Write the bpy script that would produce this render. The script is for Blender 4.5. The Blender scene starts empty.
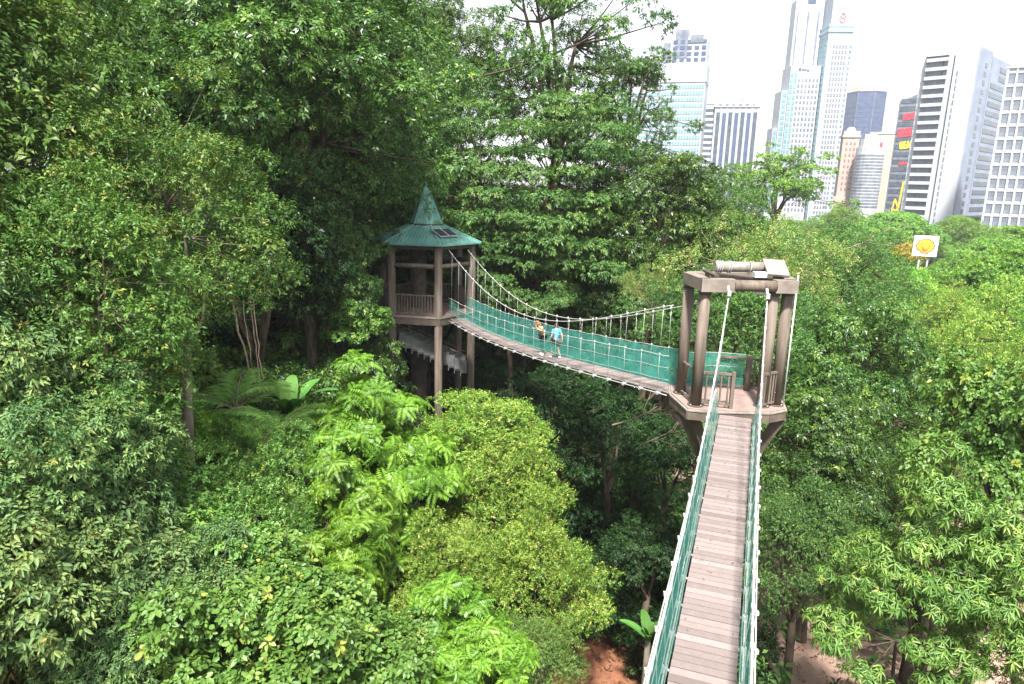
import bpy, math, random
import numpy as np
from mathutils import Matrix, Vector
PI = math.pi
rad = math.radians
sc = bpy.context.scene
COL = sc.collection
H0 = 24.0            # camera height above the valley datum

# ------------------------------------------------------------------ camera
FPX = 690.0; PITCH = rad(13.1); ROLL = rad(1.4)
_f = np.array([0, math.cos(PITCH), -math.sin(PITCH)])
_u0 = np.array([0, math.sin(PITCH), math.cos(PITCH)]); _r0 = np.array([1., 0, 0])
_R = _r0*math.cos(ROLL) + _u0*math.sin(ROLL)
_U = _u0*math.cos(ROLL) - _r0*math.sin(ROLL)
cam = bpy.data.cameras.new('camera'); camo = bpy.data.objects.new('camera', cam); COL.objects.link(camo)
cam.sensor_width = 36; cam.lens = 36*FPX/1024; cam.clip_start = .1; cam.clip_end = 5000
m = Matrix(((_R[0], _U[0], -_f[0], 0), (_R[1], _U[1], -_f[1], 0), (_R[2], _U[2], -_f[2], H0), (0, 0, 0, 1)))
camo.matrix_world = m
sc.camera = camo
# ------------------------------------------------------------------ light
SUN_EL, SUN_AZ = 58, 186          # azimuth: direction to the sun, clockwise from +Y
w = bpy.data.worlds.new('World'); sc.world = w; w.use_nodes = True
nt = w.node_tree; bg = nt.nodes['Background']
sky = nt.nodes.new('ShaderNodeTexSky'); sky.sky_type = 'NISHITA'; sky.sun_disc = False
sky.sun_elevation = rad(SUN_EL); sky.sun_rotation = rad(SUN_AZ)
sky.air_density = 1.0; sky.dust_density = 1.0; sky.ozone_density = 1.0
hs = nt.nodes.new('ShaderNodeHueSaturation'); hs.inputs['Saturation'].default_value = .22
nt.links.new(sky.outputs[0], hs.inputs['Color']); nt.links.new(hs.outputs[0], bg.inputs['Color'])
bg.inputs['Strength'].default_value = .115
sl = bpy.data.lights.new('sun', 'SUN'); sl.energy = 5.0; sl.angle = rad(5); sl.color = (1, .96, .9)
so = bpy.data.objects.new('sun', sl); COL.objects.link(so)
_d = Vector((math.sin(rad(SUN_AZ))*math.cos(rad(SUN_EL)), math.cos(rad(SUN_AZ))*math.cos(rad(SUN_EL)), math.sin(rad(SUN_EL))))
so.rotation_euler = _d.to_track_quat('Z', 'Y').to_euler()
sc.view_settings.view_transform = 'Standard'; sc.view_settings.look = 'None'
sc.view_settings.gamma = 1; sc.view_settings.use_curve_mapping = False
sc.view_settings.exposure = 1.42
cy = sc.cycles
cy.max_bounces = 6; cy.diffuse_bounces = 1; cy.glossy_bounces = 2; cy.transmission_bounces = 2
cy.transparent_max_bounces = 8; cy.volume_bounces = 0; cy.caustics_reflective = False; cy.caustics_refractive = False
cy.use_denoising = True
try: cy.volume_step_rate = 4
except Exception: pass

# ------------------------------------------------------------------ helpers
def at_r(px, py, r):
    v = _f + _R*(px-512)/FPX - _U*(py-342)/FPX
    v = v*r/v[1]; return Vector((v[0], v[1], v[2]+H0))
def tag(o, label=None, cat=None, group=None, kind=None):
    if label: o['label'] = label
    if cat: o['category'] = cat
    if group: o['group'] = group
    if kind: o['kind'] = kind
    return o
def empty(name, loc=(0, 0, 0), rz=0, label=None, cat=None, group=None):
    o = bpy.data.objects.new(name, None); COL.objects.link(o); o.location = loc; o.rotation_euler = (0, 0, rz)
    o.empty_display_size = .3
    return tag(o, label, cat, group)
def link(name, me, parent=None):
    o = bpy.data.objects.new(name, me); COL.objects.link(o); o.parent = parent; return o
class MB:
    def __init__(s): s.v = []; s.f = []; s.sm = []
    def add(s, vs, fs, smooth=False):
        n = len(s.v); s.v += [tuple(v) for v in vs]; s.f += [tuple(i+n for i in f) for f in fs]; s.sm += [smooth]*len(fs); return s
    def box(s, c, d, rz=0, M=None):
        x, y, z = [k/2 for k in d]; co, si = math.cos(rz), math.sin(rz); vs = []
        for k in (-z, z):
            for a, b in ((-x, -y), (x, -y), (x, y), (-x, y)):
                if M is not None:
                    p = M @ Vector((a, b, k)); vs.append((c[0]+p.x, c[1]+p.y, c[2]+p.z))
                else: vs.append((c[0]+a*co-b*si, c[1]+a*si+b*co, c[2]+k))
        return s.add(vs, [(0, 3, 2, 1), (4, 5, 6, 7), (0, 1, 5, 4), (1, 2, 6, 5), (2, 3, 7, 6), (3, 0, 4, 7)])
    def bar(s, a, b, w, h, up=(0, 0, 1)):
        a = Vector(a); b = Vector(b); d = b-a; L = d.length; x = d.normalized(); y = Vector(up).cross(x)
        if y.length < 1e-4: y = Vector((0, 1, 0))
        y.normalize(); z = x.cross(y); M = Matrix((x, y, z)).transposed()
        return s.box((a+b)/2, (L, w, h), M=M)
    def tube(s, pts, r, n=8, cap=True):
        pts = [Vector(p) for p in pts]; rs = r if isinstance(r, (list, tuple)) else [r]*len(pts)
        vs = []; fs = []; prev = None
        for i, p in enumerate(pts):
            t = (pts[min(i+1, len(pts)-1)]-pts[max(i-1, 0)]).normalized()
            if prev is None: x = t.cross(Vector((0, 0, 1)));  x = x if x.length > 1e-3 else Vector((1, 0, 0))
            else: x = prev - t*prev.dot(t)
            if x.length < 1e-5: x = t.orthogonal()
            x.normalize(); y = t.cross(x); prev = x
            for k in range(n):
                a = 2*PI*k/n; vs.append(p + (x*math.cos(a)+y*math.sin(a))*rs[i])
        for i in range(len(pts)-1):
            for k in range(n):
                fs.append((i*n+k, i*n+(k+1) % n, (i+1)*n+(k+1) % n, (i+1)*n+k))
        s.add(vs, fs, True)
        if cap:
            m0 = len(s.v)-len(vs)
            s.f.append(tuple(m0+k for k in range(n))[::-1]); s.sm.append(False)
            s.f.append(tuple(m0+(len(pts)-1)*n+k for k in range(n))); s.sm.append(False)
        return s
    def prism(s, poly, z0, z1):
        n = len(poly); vs = [(x, y, z0) for x, y in poly]+[(x, y, z1) for x, y in poly]
        fs = [tuple(range(n))[::-1], tuple(range(n, 2*n))]+[(i, (i+1) % n, n+(i+1) % n, n+i) for i in range(n)]
        return s.add(vs, fs)
    def ball(s, c, r, nu=10, nv=6):
        r = r if isinstance(r, (tuple, list)) else (r, r, r); vs = []; fs = []
        for j in range(nv+1):
            th = PI*j/nv
            for i in range(nu):
                a = 2*PI*i/nu; vs.append((c[0]+r[0]*math.sin(th)*math.cos(a), c[1]+r[1]*math.sin(th)*math.sin(a), c[2]+r[2]*math.cos(th)))
        for j in range(nv):
            for i in range(nu): fs.append((j*nu+i, (j+1)*nu+i, (j+1)*nu+(i+1) % nu, j*nu+(i+1) % nu))
        return s.add(vs, fs, True)
    def mesh(s, name, mat=None):
        me = bpy.data.meshes.new(name); me.from_pydata(s.v, [], s.f); me.update()
        me.polygons.foreach_set('use_smooth', s.sm)
        if mat: me.materials.append(mat)
        return me
    def build(s, name, mat, parent=None): return link(name, s.mesh(name, mat), parent)

# ------------------------------------------------------------------ materials
def newmat(name):
    m = bpy.data.materials.new(name); m.use_nodes = True; t = m.node_tree
    return m, t, t.nodes['Principled BSDF']
def noisy(name, c1, c2, scale=4, rough=.7, detail=4, spec=.4, bump=0, stretch=(1, 1, 1), metal=0, c3=None, lo=.35, hi=.65):
    m, t, b = newmat(name)
    tc = t.nodes.new('ShaderNodeTexCoord'); mp = t.nodes.new('ShaderNodeMapping'); mp.inputs['Scale'].default_value = stretch
    no = t.nodes.new('ShaderNodeTexNoise'); no.inputs['Scale'].default_value = scale; no.inputs['Detail'].default_value = detail
    rp = t.nodes.new('ShaderNodeValToRGB'); rp.color_ramp.elements[0].color = (*c1, 1); rp.color_ramp.elements[1].color = (*c2, 1)
    rp.color_ramp.elements[0].position = lo; rp.color_ramp.elements[1].position = hi
    if c3:
        e = rp.color_ramp.elements.new(min(.95, hi+.15)); e.color = (*c3, 1)
    t.links.new(tc.outputs['Object'], mp.inputs[0]); t.links.new(mp.outputs[0], no.inputs['Vector'])
    t.links.new(no.outputs[0], rp.inputs[0]); t.links.new(rp.outputs[0], b.inputs['Base Color'])
    b.inputs['Roughness'].default_value = rough; b.inputs['Specular IOR Level'].default_value = spec; b.inputs['Metallic'].default_value = metal
    if bump:
        bp = t.nodes.new('ShaderNodeBump'); bp.inputs['Strength'].default_value = bump; bp.inputs['Distance'].default_value = .02
        t.links.new(no.outputs[0], bp.inputs['Height']); t.links.new(bp.outputs[0], b.inputs['Normal'])
    return m
def leafmat(name, dark, mid, light, young, young_at=.9, trans=.22, rough=.42, spec=.5, tmul=(1.5, 1.6, .7)):
    m, t, b = newmat(name)
    at = t.nodes.new('ShaderNodeAttribute'); at.attribute_name = 'v'
    rp = t.nodes.new('ShaderNodeValToRGB'); cr = rp.color_ramp
    cr.elements[0].position = 0; cr.elements[0].color = (*dark, 1)
    cr.elements[1].position = 1; cr.elements[1].color = (*young, 1)
    e = cr.elements.new(.45); e.color = (*mid, 1); e = cr.elements.new(max(.6, young_at-.12)); e.color = (*light, 1)
    oi = t.nodes.new('ShaderNodeObjectInfo'); h = t.nodes.new('ShaderNodeHueSaturation')
    mr = t.nodes.new('ShaderNodeMapRange'); mr.inputs['To Min'].default_value = .49; mr.inputs['To Max'].default_value = .508
    mv = t.nodes.new('ShaderNodeMapRange'); mv.inputs['To Min'].default_value = .88; mv.inputs['To Max'].default_value = 1.15
    t.links.new(oi.outputs['Random'], mr.inputs[0]); t.links.new(oi.outputs['Random'], mv.inputs[0])
    t.links.new(at.outputs['Fac'], rp.inputs[0]); t.links.new(rp.outputs[0], h.inputs['Color'])
    t.links.new(mr.outputs[0], h.inputs['Hue']); t.links.new(mv.outputs[0], h.inputs['Value'])
    t.links.new(h.outputs[0], b.inputs['Base Color'])
    b.inputs['Roughness'].default_value = rough; b.inputs['Specular IOR Level'].default_value = spec
    mx = t.nodes.new('ShaderNodeMixShader'); tr = t.nodes.new('ShaderNodeBsdfTranslucent')
    vm = t.nodes.new('ShaderNodeVectorMath'); vm.operation = 'MULTIPLY'; vm.inputs[1].default_value = tmul
    t.links.new(h.outputs[0], vm.inputs[0]); t.links.new(vm.outputs[0], tr.inputs['Color'])
    mx.inputs[0].default_value = trans
    t.links.new(b.outputs[0], mx.inputs[1]); t.links.new(tr.outputs[0], mx.inputs[2])
    t.links.new(mx.outputs[0], t.nodes['Material Output'].inputs[0])
    return m
M = {}
M['bark'] = noisy('bark', (.035, .026, .018), (.11, .085, .06), 6, .9, 6, .2, .6, (1, 1, .25))
M['bark_pale'] = noisy('bark_pale', (.10, .085, .065), (.24, .2, .15), 5, .9, 6, .2, .5, (1, 1, .3))
M['vine'] = noisy('vine', (.12, .09, .06), (.25, .2, .14), 8, .9)
M['brown'] = noisy('brown_paint', (.075, .058, .045), (.155, .122, .096), 7, .65, 8, .3, .35, (1, 1, .12), lo=.28, hi=.55, c3=(.19, .155, .125))
M['brown_dk'] = noisy('brown_stain', (.06, .045, .035), (.10, .077, .06), 3, .7, 5, .3, .1)
M['brown_lt'] = noisy('weathered_top', (.2, .175, .15), (.3, .27, .235), 5, .7, 6, .3, .05)
M['steel'] = noisy('galvanised_steel', (.42, .43, .42), (.6, .61, .6), 20, .45, 3, .5, 0, metal=.3)
M['rope'] = noisy('pale_rope', (.33, .33, .31), (.52, .51, .48), 30, .8, 3)
M['pvc'] = noisy('white_pipe', (.6, .6, .58), (.75, .75, .72), 8, .5)
M['roof'] = noisy('green_roof_sheet', (.10, .25, .215), (.17, .345, .295), 1.6, .45, 6, .5, .05, (1, 1, .5))
M['roof_rib'] = noisy('green_roof_seam', (.11, .28, .24), (.17, .36, .31), 3, .5)
M['panel'] = noisy('solar_glass', (.02, .025, .045), (.04, .045, .07), 3, .2, spec=.6)
M['grey_panel'] = noisy('grey_stair_panel', (.13, .13, .127), (.21, .21, .205), 2.5, .7, 6)
M['pole_orange'] = noisy('wet_clay', (.17, .07, .035), (.3, .13, .07), 2, .9, 8, c3=(.12, .08, .05))
M['glass'] = noisy('window_glass', (.03, .045, .065), (.075, .1, .13), .4, .2, spec=.6)
M['glass_blue'] = noisy('blue_glass', (.035, .06, .13), (.06, .09, .18), .3, .15, spec=.6)
M['glass_teal'] = noisy('teal_glass', (.10, .24, .28), (.17, .33, .37), .4, .2, spec=.6)
M['glass_grey'] = noisy('grey_glass', (.10, .12, .16), (.2, .22, .27), .3, .25, spec=.6)
M['conc_w'] = noisy('white_cladding', (.40, .43, .48), (.48, .50, .54), .2, .6)
M['conc_p'] = noisy('pale_cladding', (.34, .40, .46), (.4, .46, .52), .2, .6)
M['conc_shade'] = noisy('shaded_cladding', (.24, .28, .37), (.3, .34, .43), .2, .6)  # bluish shade of the fin tower's right faces, put into the colour
M['conc_g'] = noisy('grey_cladding', (.48, .5, .53), (.58, .6, .63), .2, .6)
M['conc_b'] = noisy('bluish_cladding', (.32, .45, .53), (.4, .52, .59), .2, .5)
M['pink'] = noisy('pink_stone', (.42, .31, .27), (.5, .38, .33), .3, .8)
M['beige'] = noisy('beige_stone', (.58, .45, .3), (.68, .55, .4), .2, .8)
M['silver'] = noisy('silver_panel', (.4, .43, .45), (.52, .55, .57), .3, .35, metal=.2)
M['rust'] = noisy('red_brown_cladding', (.28, .1, .09), (.38, .15, .13), .4, .8)
M['red'] = noisy('red_sign', (.75, .03, .05), (.8, .05, .08), 1, .5)
M['emblem'] = noisy('hazed_red', (.6, .2, .25), (.65, .25, .3), 1, .5)  # red paled to pink, distance haze painted into the colour
M['yellow'] = noisy('yellow_sign', (.8, .55, .02), (.85, .62, .05), 1, .5)
M['sign_w'] = noisy('white_sign_face', (.78, .76, .73), (.83, .82, .79), 1, .5)
M['navy'] = noisy('navy_panel', (.04, .06, .16), (.07, .09, .2), 1, .4)
M['road'] = noisy('asphalt', (.04, .04, .042), (.07, .07, .07), 2, .9)
M['roadpaint'] = noisy('road_paint', (.6, .6, .58), (.75, .75, .72), 3, .8)
M['car_w'] = noisy('white_car_paint', (.7, .7, .7), (.75, .75, .75), 1, .3)
M['car_g'] = noisy('grey_car_paint', (.2, .21, .22), (.25, .26, .27), 1, .3)
M['tyre'] = noisy('rubber', (.02, .02, .02), (.03, .03, .03), 5, .9)
M['skin'] = noisy('skin', (.42, .25, .17), (.5, .31, .22), 3, .6)
M['shirt'] = noisy('blue_shirt', (.06, .3, .62), (.09, .38, .7), 6, .8, bump=.3)
M['shorts'] = noisy('dark_shorts', (.03, .06, .06), (.05, .09, .08), 6, .9)
M['hair'] = noisy('dark_hair', (.03, .017, .01), (.06, .035, .02), 30, .6)
M['hair_b'] = noisy('brown_hair', (.2, .09, .04), (.32, .16, .08), 30, .6)
M['top_tan'] = noisy('tan_shirt', (.5, .24, .12), (.6, .32, .18), 6, .8)
M['trous'] = noisy('dark_trousers', (.015, .02, .03), (.03, .035, .045), 6, .9)
M['shoe'] = noisy('white_shoe', (.65, .65, .65), (.75, .75, .75), 5, .6)
# net: fine teal mesh, partly see-through
def netmat():
    m, t, b = newmat('teal_net'); b.inputs['Base Color'].default_value = (.05, .33, .26, 1); b.inputs['Roughness'].default_value = .6
    tc = t.nodes.new('ShaderNodeTexCoord'); no = t.nodes.new('ShaderNodeTexNoise'); no.inputs['Scale'].default_value = 3; no.inputs['Detail'].default_value = 5
    rp = t.nodes.new('ShaderNodeValToRGB'); rp.color_ramp.elements[0].color = (.06, .36, .30, 1); rp.color_ramp.elements[1].color = (.14, .58, .48, 1)
    t.links.new(tc.outputs['Object'], no.inputs['Vector']); t.links.new(no.outputs[0], rp.inputs[0]); t.links.new(rp.outputs[0], b.inputs['Base Color'])
    tl = t.nodes.new('ShaderNodeBsdfTranslucent'); t.links.new(rp.outputs[0], tl.inputs['Color'])
    mx0 = t.nodes.new('ShaderNodeMixShader'); mx0.inputs[0].default_value = .45
    t.links.new(b.outputs[0], mx0.inputs[1]); t.links.new(tl.outputs[0], mx0.inputs[2])
    tp = t.nodes.new('ShaderNodeBsdfTransparent'); mx = t.nodes.new('ShaderNodeMixShader'); mx.inputs[0].default_value = .5
    mr = t.nodes.new('ShaderNodeMapRange'); mr.inputs['From Min'].default_value = .3; mr.inputs['From Max'].default_value = .7; mr.inputs['To Min'].default_value = .38; mr.inputs['To Max'].default_value = .66; t.links.new(no.outputs[0], mr.inputs[0]); t.links.new(mr.outputs[0], mx.inputs[0]); t.links.new(tp.outputs[0], mx.inputs[1]); t.links.new(mx0.outputs[0], mx.inputs[2]); t.links.new(mx.outputs[0], t.nodes['Material Output'].inputs[0])
    return m
M['net'] = netmat()
def plankmat(name, c1, c2):   # colour by plank: attribute 'v'
    m, t, b = newmat(name)
    at = t.nodes.new('ShaderNodeAttribute'); at.attribute_name = 'v'
    tc = t.nodes.new('ShaderNodeTexCoord'); no = t.nodes.new('ShaderNodeTexNoise'); no.inputs['Scale'].default_value = 9; no.inputs['Detail'].default_value = 7; no.inputs['Roughness'].default_value = .7
    ad = t.nodes.new('ShaderNodeMath'); ad.operation = 'ADD'; ml = t.nodes.new('ShaderNodeMath'); ml.operation = 'MULTIPLY'; ml.inputs[1].default_value = .5
    rp = t.nodes.new('ShaderNodeValToRGB'); rp.color_ramp.elements[0].color = (*c1, 1); rp.color_ramp.elements[1].color = (*c2, 1)
    rp.color_ramp.elements[0].position = .2; rp.color_ramp.elements[1].position = .85
    t.links.new(tc.outputs['Object'], no.inputs['Vector'])
    t.links.new(at.outputs['Fac'], ad.inputs[0]); t.links.new(no.outputs[0], ad.inputs[1]); t.links.new(ad.outputs[0], ml.inputs[0]); t.links.new(ml.outputs[0], rp.inputs[0])
    t.links.new(rp.outputs[0], b.inputs['Base Color']); b.inputs['Roughness'].default_value = .75; b.inputs['Specular IOR Level'].default_value = .25
    bp = t.nodes.new('ShaderNodeBump'); bp.inputs['Strength'].default_value = .25; bp.inputs['Distance'].default_value = .01
    t.links.new(no.outputs[0], bp.inputs['Height']); t.links.new(bp.outputs[0], b.inputs['Normal'])
    return m
M['plank'] = plankmat('faded_decking', (.15, .118, .112), (.29, .235, .224))

# ------------------------------------------------------------------ terrain
def sst(a, b, x):
    t = min(1, max(0, (x-a)/(b-a))); return t*t*(3-2*t)
def ground_h(x, y):
    g = -17.5
    g += 7.0*sst(-4, -34, x)                      # rises to the left
    g += 3.0*sst(30, 60, y)*sst(6, -14, x)        # and behind the pavilion
    g += 1.6*sst(1, -6, x)*sst(34, 20, y)
    g -= 7.5*sst(60, 160, y)*sst(-20, 25, x)
    g -= 3*sst(14, 60, x)
    g += .35*math.sin(x*.7+1)*math.cos(y*.5)+.5*math.sin(x*.19)*math.sin(y*.23)
    return max(g, -25.5)
def gz(x, y): return H0+ground_h(x, y)
def terrain():
    xs = sorted(set(list(np.linspace(-60, 60, 97))+[-2500, -1200, -600, -300, -180, -110, -80, 80, 110, 150, 200, 300, 420, 600, 900, 1500, 2500]))
    ys = sorted(set(list(np.linspace(-12, 100, 91))+[-600, -200, -80, -40, 120, 150, 180, 220, 260, 320, 400, 520, 700, 1000, 1600, 2600, 4000]))
    vs = [(x, y, gz(x, y)) for y in ys for x in xs]; n = len(xs)
    fs = [(j*n+i, j*n+i+1, (j+1)*n+i+1, (j+1)*n+i) for j in range(len(ys)-1) for i in range(n-1)]
    b = MB(); b.add(vs, fs, True)
    m, t, bs = newmat('forest_floor')
    tc = t.nodes.new('ShaderNodeTexCoord'); no = t.nodes.new('ShaderNodeTexNoise'); no.inputs['Scale'].default_value = .8; no.inputs['Detail'].default_value = 10
    rp = t.nodes.new('ShaderNodeValToRGB'); cr = rp.color_ramp
    cr.elements[0].color = (.02, .028, .012, 1); cr.elements[0].position = .35; cr.elements[1].color = (.09, .05, .025, 1); cr.elements[1].position = .7
    e = cr.elements.new(.52); e.color = (.045, .035, .02, 1)
    t.links.new(tc.outputs['Object'], no.inputs['Vector']); t.links.new(no.outputs[0], rp.inputs[0]); t.links.new(rp.outputs[0], bs.inputs['Base Color'])
    bs.inputs['Roughness'].default_value = .95; bs.inputs['Specular IOR Level'].default_value = .1
    tag(b.build('ground', m), kind='structure')
terrain()
def sheet(name, poly_fn, mat, x0, x1, y0, y1, n, lift):
    xs = np.linspace(x0, x1, n); ys = np.linspace(y0, y1, n); b = MB(); vs = []; fs = []
    idx = {}
    for j, y in enumerate(ys):
        for i, x in enumerate(xs):
            vs.append((x, y, gz(x, y)+lift+.12))
    for j in range(n-1):
        for i in range(n-1):
            cx, cy_ = (xs[i]+xs[i+1])/2, (ys[j]+ys[j+1])/2
            if poly_fn(cx, cy_): fs.append((j*n+i, j*n+i+1, (j+1)*n+i+1, (j+1)*n+i))
    b.add(vs, fs, True); return tag(b.build(name, mat), kind='structure')
def brickmat():
    m, t, b = newmat('pink_paving')
    tc = t.nodes.new('ShaderNodeTexCoord'); br = t.nodes.new('ShaderNodeTexBrick'); br.inputs['Scale'].default_value = 3
    br.inputs['Color1'].default_value = (.36, .2, .15, 1); br.inputs['Color2'].default_value = (.45, .27, .21, 1); br.inputs['Mortar'].default_value = (.3, .24, .2, 1)
    br.inputs['Mortar Size'].default_value = .012
    no = t.nodes.new('ShaderNodeTexNoise'); no.inputs['Scale'].default_value = .7; no.inputs['Detail'].default_value = 8
    mx = t.nodes.new('ShaderNodeMixRGB'); mx.blend_type = 'MIX'; mx.inputs[2].default_value = (.3, .22, .17, 1)
    t.links.new(tc.outputs['Object'], br.inputs['Vector']); t.links.new(tc.outputs['Object'], no.inputs['Vector'])
    t.links.new(no.outputs[0], mx.inputs[0]); t.links.new(br.outputs[0], mx.inputs[1]); t.links.new(mx.outputs[0], b.inputs['Base Color'])
    b.inputs['Roughness'].default_value = .85
    return m
M['paving'] = brickmat()
sheet('pavement', lambda x, y: (x > 6.2+.25*math.sin(y*.9)+3.4*sst(15, 18, y) and x < 30), M['paving'], 5, 32, 10, 60, 60, .03)
sheet('bare_soil', lambda x, y: ((x-3.6)/2.6)**2+((y-21.5)/3.6)**2 < 1, M['pole_orange'], 0, 7, 17, 26, 30, .02)
M['grass'] = noisy('grass', (.05, .11, .02), (.1, .19, .035), 3, .9, 8)
sheet('grass_patch', lambda x, y: ((x-1.4)/2.6)**2+((y-18.6)/2.2)**2 < 1, M['grass'], -2, 5, 15, 22, 26, .035)

# ------------------------------------------------------------------ near bridge
def deckplanks(name, cfn, s0, s1, pitch, wdt, gap, parent, th=.035, seed=1):
    """cfn(s) -> centre Vector ; lateral normal n from tangent"""
    rnd = random.Random(seed); b = MB(); vals = []; s = s0
    while s < s1-1e-6:
        e = min(s+pitch-gap, s1); a_, b_ = cfn(s), cfn(e); d = (b_-a_).normalized(); n = Vector((d.y, -d.x, 0)).normalized()
        ww = wdt+rnd.uniform(-.006, .006); up = Vector((0, 0, th)); dz = Vector((0, 0, rnd.uniform(-.004, .004)))
        vs = [a_-n*ww/2-up+dz, a_+n*ww/2-up+dz, b_+n*ww/2-up+dz, b_-n*ww/2-up+dz, a_-n*ww/2+dz, a_+n*ww/2+dz, b_+n*ww/2+dz, b_-n*ww/2+dz]
        b.add(vs, [(0, 3, 2, 1), (4, 5, 6, 7), (0, 1, 5, 4), (1, 2, 6, 5), (2, 3, 7, 6), (3, 0, 4, 7)])
        vals += [rnd.gauss(.5, .26)]*6; s += pitch
    me = b.mesh(name, M['plank']); at = me.attributes.new('v', 'FLOAT', 'FACE'); at.data.foreach_set('value', vals)
    return link(name, me, parent)
def V(x, y, h): return Vector((x, y, H0+h))
DIR1 = Vector((.3315, .9435, 0)).normalized(); N1 = Vector((DIR1.y, -DIR1.x, 0))
def c1(s):       # s = 0 at the picture's foot, 11.2 at the platform
    u = (s-11.2)/22.
    return Vector((2.36, 7.11, 0))+DIR1*s+Vector((0, 0, H0-5.83-.12*math.sin(PI*max(0, -u*1.2))))
def bridge(name, label, cfn, s0, s1, pitch, gap, wdt, capfn, lean, railh, nh, out, hang, seed, bracket=True, th=.035, cabr=.017, rows=4, low=None):
    root = empty(name, cfn(s0), 0, label, 'bridge'); root.location = (0, 0, 0)
    base = cfn((s0+s1)/2)
    root.location = base
    inv = Matrix.Translation(-base)
    deck = deckplanks('deck', lambda s: cfn(s)-base, s0, s1, pitch, wdt, gap, root, th, seed)
    N = 60; rnd = random.Random(seed)
    def frame(s):
        a, b_ = cfn(s-.05), cfn(s+.05); d = (b_-a).normalized(); return cfn(s)-base, Vector((d.y, -d.x, 0)).normalized()
    for sd in (-1, 1):
        # net sheet with slight sag between hangers, given real thickness
        vs = []; fs = []; nk = 4
        for i in range(N*2+1):
            s = s0+(s1-s0)*i/(N*2); c, n = frame(s)
            rh = railh(s) if callable(railh) else railh
            for k in range(nk+1):
                t = k/nk
                if low and sd == low[0]: t = low[1](s)+(low[2](s)-low[1](s))*t
                wob = .018*math.sin(i*.9+k*1.7+sd)*math.sin(PI*t)+.01*math.sin(i*.37+k)
                vs.append(c+n*sd*(wdt/2+.02+lean*t+wob)+Vector((0, 0, -.03+(rh+.02*math.sin(PI*i/ 3.3)*t)*t)))
        for i in range(N*2):
            for k in range(nk): fs.append((i*(nk+1)+k, (i+1)*(nk+1)+k, (i+1)*(nk+1)+k+1, i*(nk+1)+k+1))
        b = MB(); b.add(vs, fs, True); net = b.build('net', M['net'], root)
        for k in range(rows):      # longitudinal ropes laced through the net
            t = k/(rows-1); b = MB(); pts = []
            for i in range(N+1):
                s = s0+(s1-s0)*i/N; c, n = frame(s); rh = railh(s) if callable(railh) else railh
                pts.append(c+n*sd*(wdt/2+.035+lean*t)+Vector((0, 0, -.02+rh*t+.012*math.sin(i*1.3+k))))
            b.tube(pts, .009 if k == rows-1 else .0055, 5); b.build('rope', M['rope'], root)
        # main cable
        b = MB(); pts = []
        for i in range(N+1):
            s = s0+(s1-s0)*i/N; c, n = frame(s); p = cfn(s)-base; off, h = capfn(s, sd); pts.append(p+n*sd*off+Vector((0, 0, h)))
        b.tube(pts, cabr, 6); b.build('main_cable', M['rope'], root)
        # edge cable under deck
        b = MB(); pts = []
        for i in range(N+1):
            s = s0+(s1-s0)*i/N; c, n = frame(s); pts.append(c+n*sd*(wdt/2+out)+Vector((0, 0, -.09)))
        b.tube(pts, .014, 5); b.build('edge_cable', M['rope'], root)
        # hangers
        for j in range(nh):
            s = s0+(s1-s0)*(j+.5)/nh; c, n = frame(s); off, h = capfn(s, sd)
            p1 = c+n*sd*off+Vector((0, 0, h)); rh = railh(s) if callable(railh) else railh
            top = p1; bot = c+n*sd*(wdt/2+out)+Vector((0, 0, -.09)); midp = c+n*sd*(wdt/2+.04+lean)+Vector((0, 0, rh))
            b = MB()
            if h > rh+.06: b.tube([top, midp], hang, 5)
            b.tube([midp, bot], hang*.8, 5)
            hg = b.build('hanger', M['steel'], root)
            b = MB(); b.tube([top+Vector((0, 0, .05)), top-Vector((0, 0, .06))], .026, 6); b.build('clamp', M['steel'], root); b = MB(); b.box(tuple(midp), (.045, .045, .045)); b.build('rope_clip', M['steel'], root)
            if bracket:
                b = MB(); b.box(tuple(bot+Vector((0, 0, .0))), (.07, .07, .09), math.atan2(n.y, n.x)); b.tube([bot, bot-n*sd*(wdt/2)], .02, 6); b.build('bracket', M['steel'], root)
    return root
def cap1(s, sd):
    t = max(0, min(1, (s+1.5)/12.7)); return (.50-.04*t, 1.02+ (3.38-1.02)*t**2.6 if s > -1.5 else 1.02)
bridge('suspension_bridge', 'near plank footbridge with teal net sides running up to the open brown tower', c1, -9, 10.6, .147, .016, .8,
       cap1, .10, lambda s: .98 - .25*sst(9.2, 10.6, s), 26, .07, .009, 3)
# far bridge
A2 = Vector((4.95, 19.35, 0)); B2 = Vector((-2.75, 34.1, 0)); D2 = (B2-A2); L2 = D2.length; D2.normalize(); N2 = Vector((D2.y, -D2.x, 0))
_ds = [-1, 1.71, 4.14, 5.82, 7.57, 10.3, 13.3, 17]; _dh = [-5.75, -5.97, -6.26, -6.44, -6.6, -6.77, -6.84, -6.76]
_cs = [-1, 0, 2.4, 3.95, 6.4, 9, 11, 14.9, 17]; _ch = [-3.0, -3.3, -3.95, -4.42, -4.98, -5.15, -4.94, -4.05, -3.2]
_dp = np.polyfit(_ds, _dh, 3); _cp = np.polyfit(_cs, _ch, 4)
def c2(s): return A2+D2*s+Vector((0, 0, H0+float(np.polyval(_dp, s))))
def cap2(s, sd): return (.5, float(np.polyval(_cp, s)-np.polyval(_dp, s)))
bridge('suspension_bridge', 'sagging footbridge with teal net sides slung between the green roofed pavilion and the tower', c2, 0, L2, .18, .012, .8,
       cap2, .08, 1.1, 20, .10, .006, 5, th=.06, cabr=.014, rows=4, low=(-1, lambda s: .26, lambda s: .62+.36*sst(L2-3, L2, s)+.36*sst(3.5, .5, s)))

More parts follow.
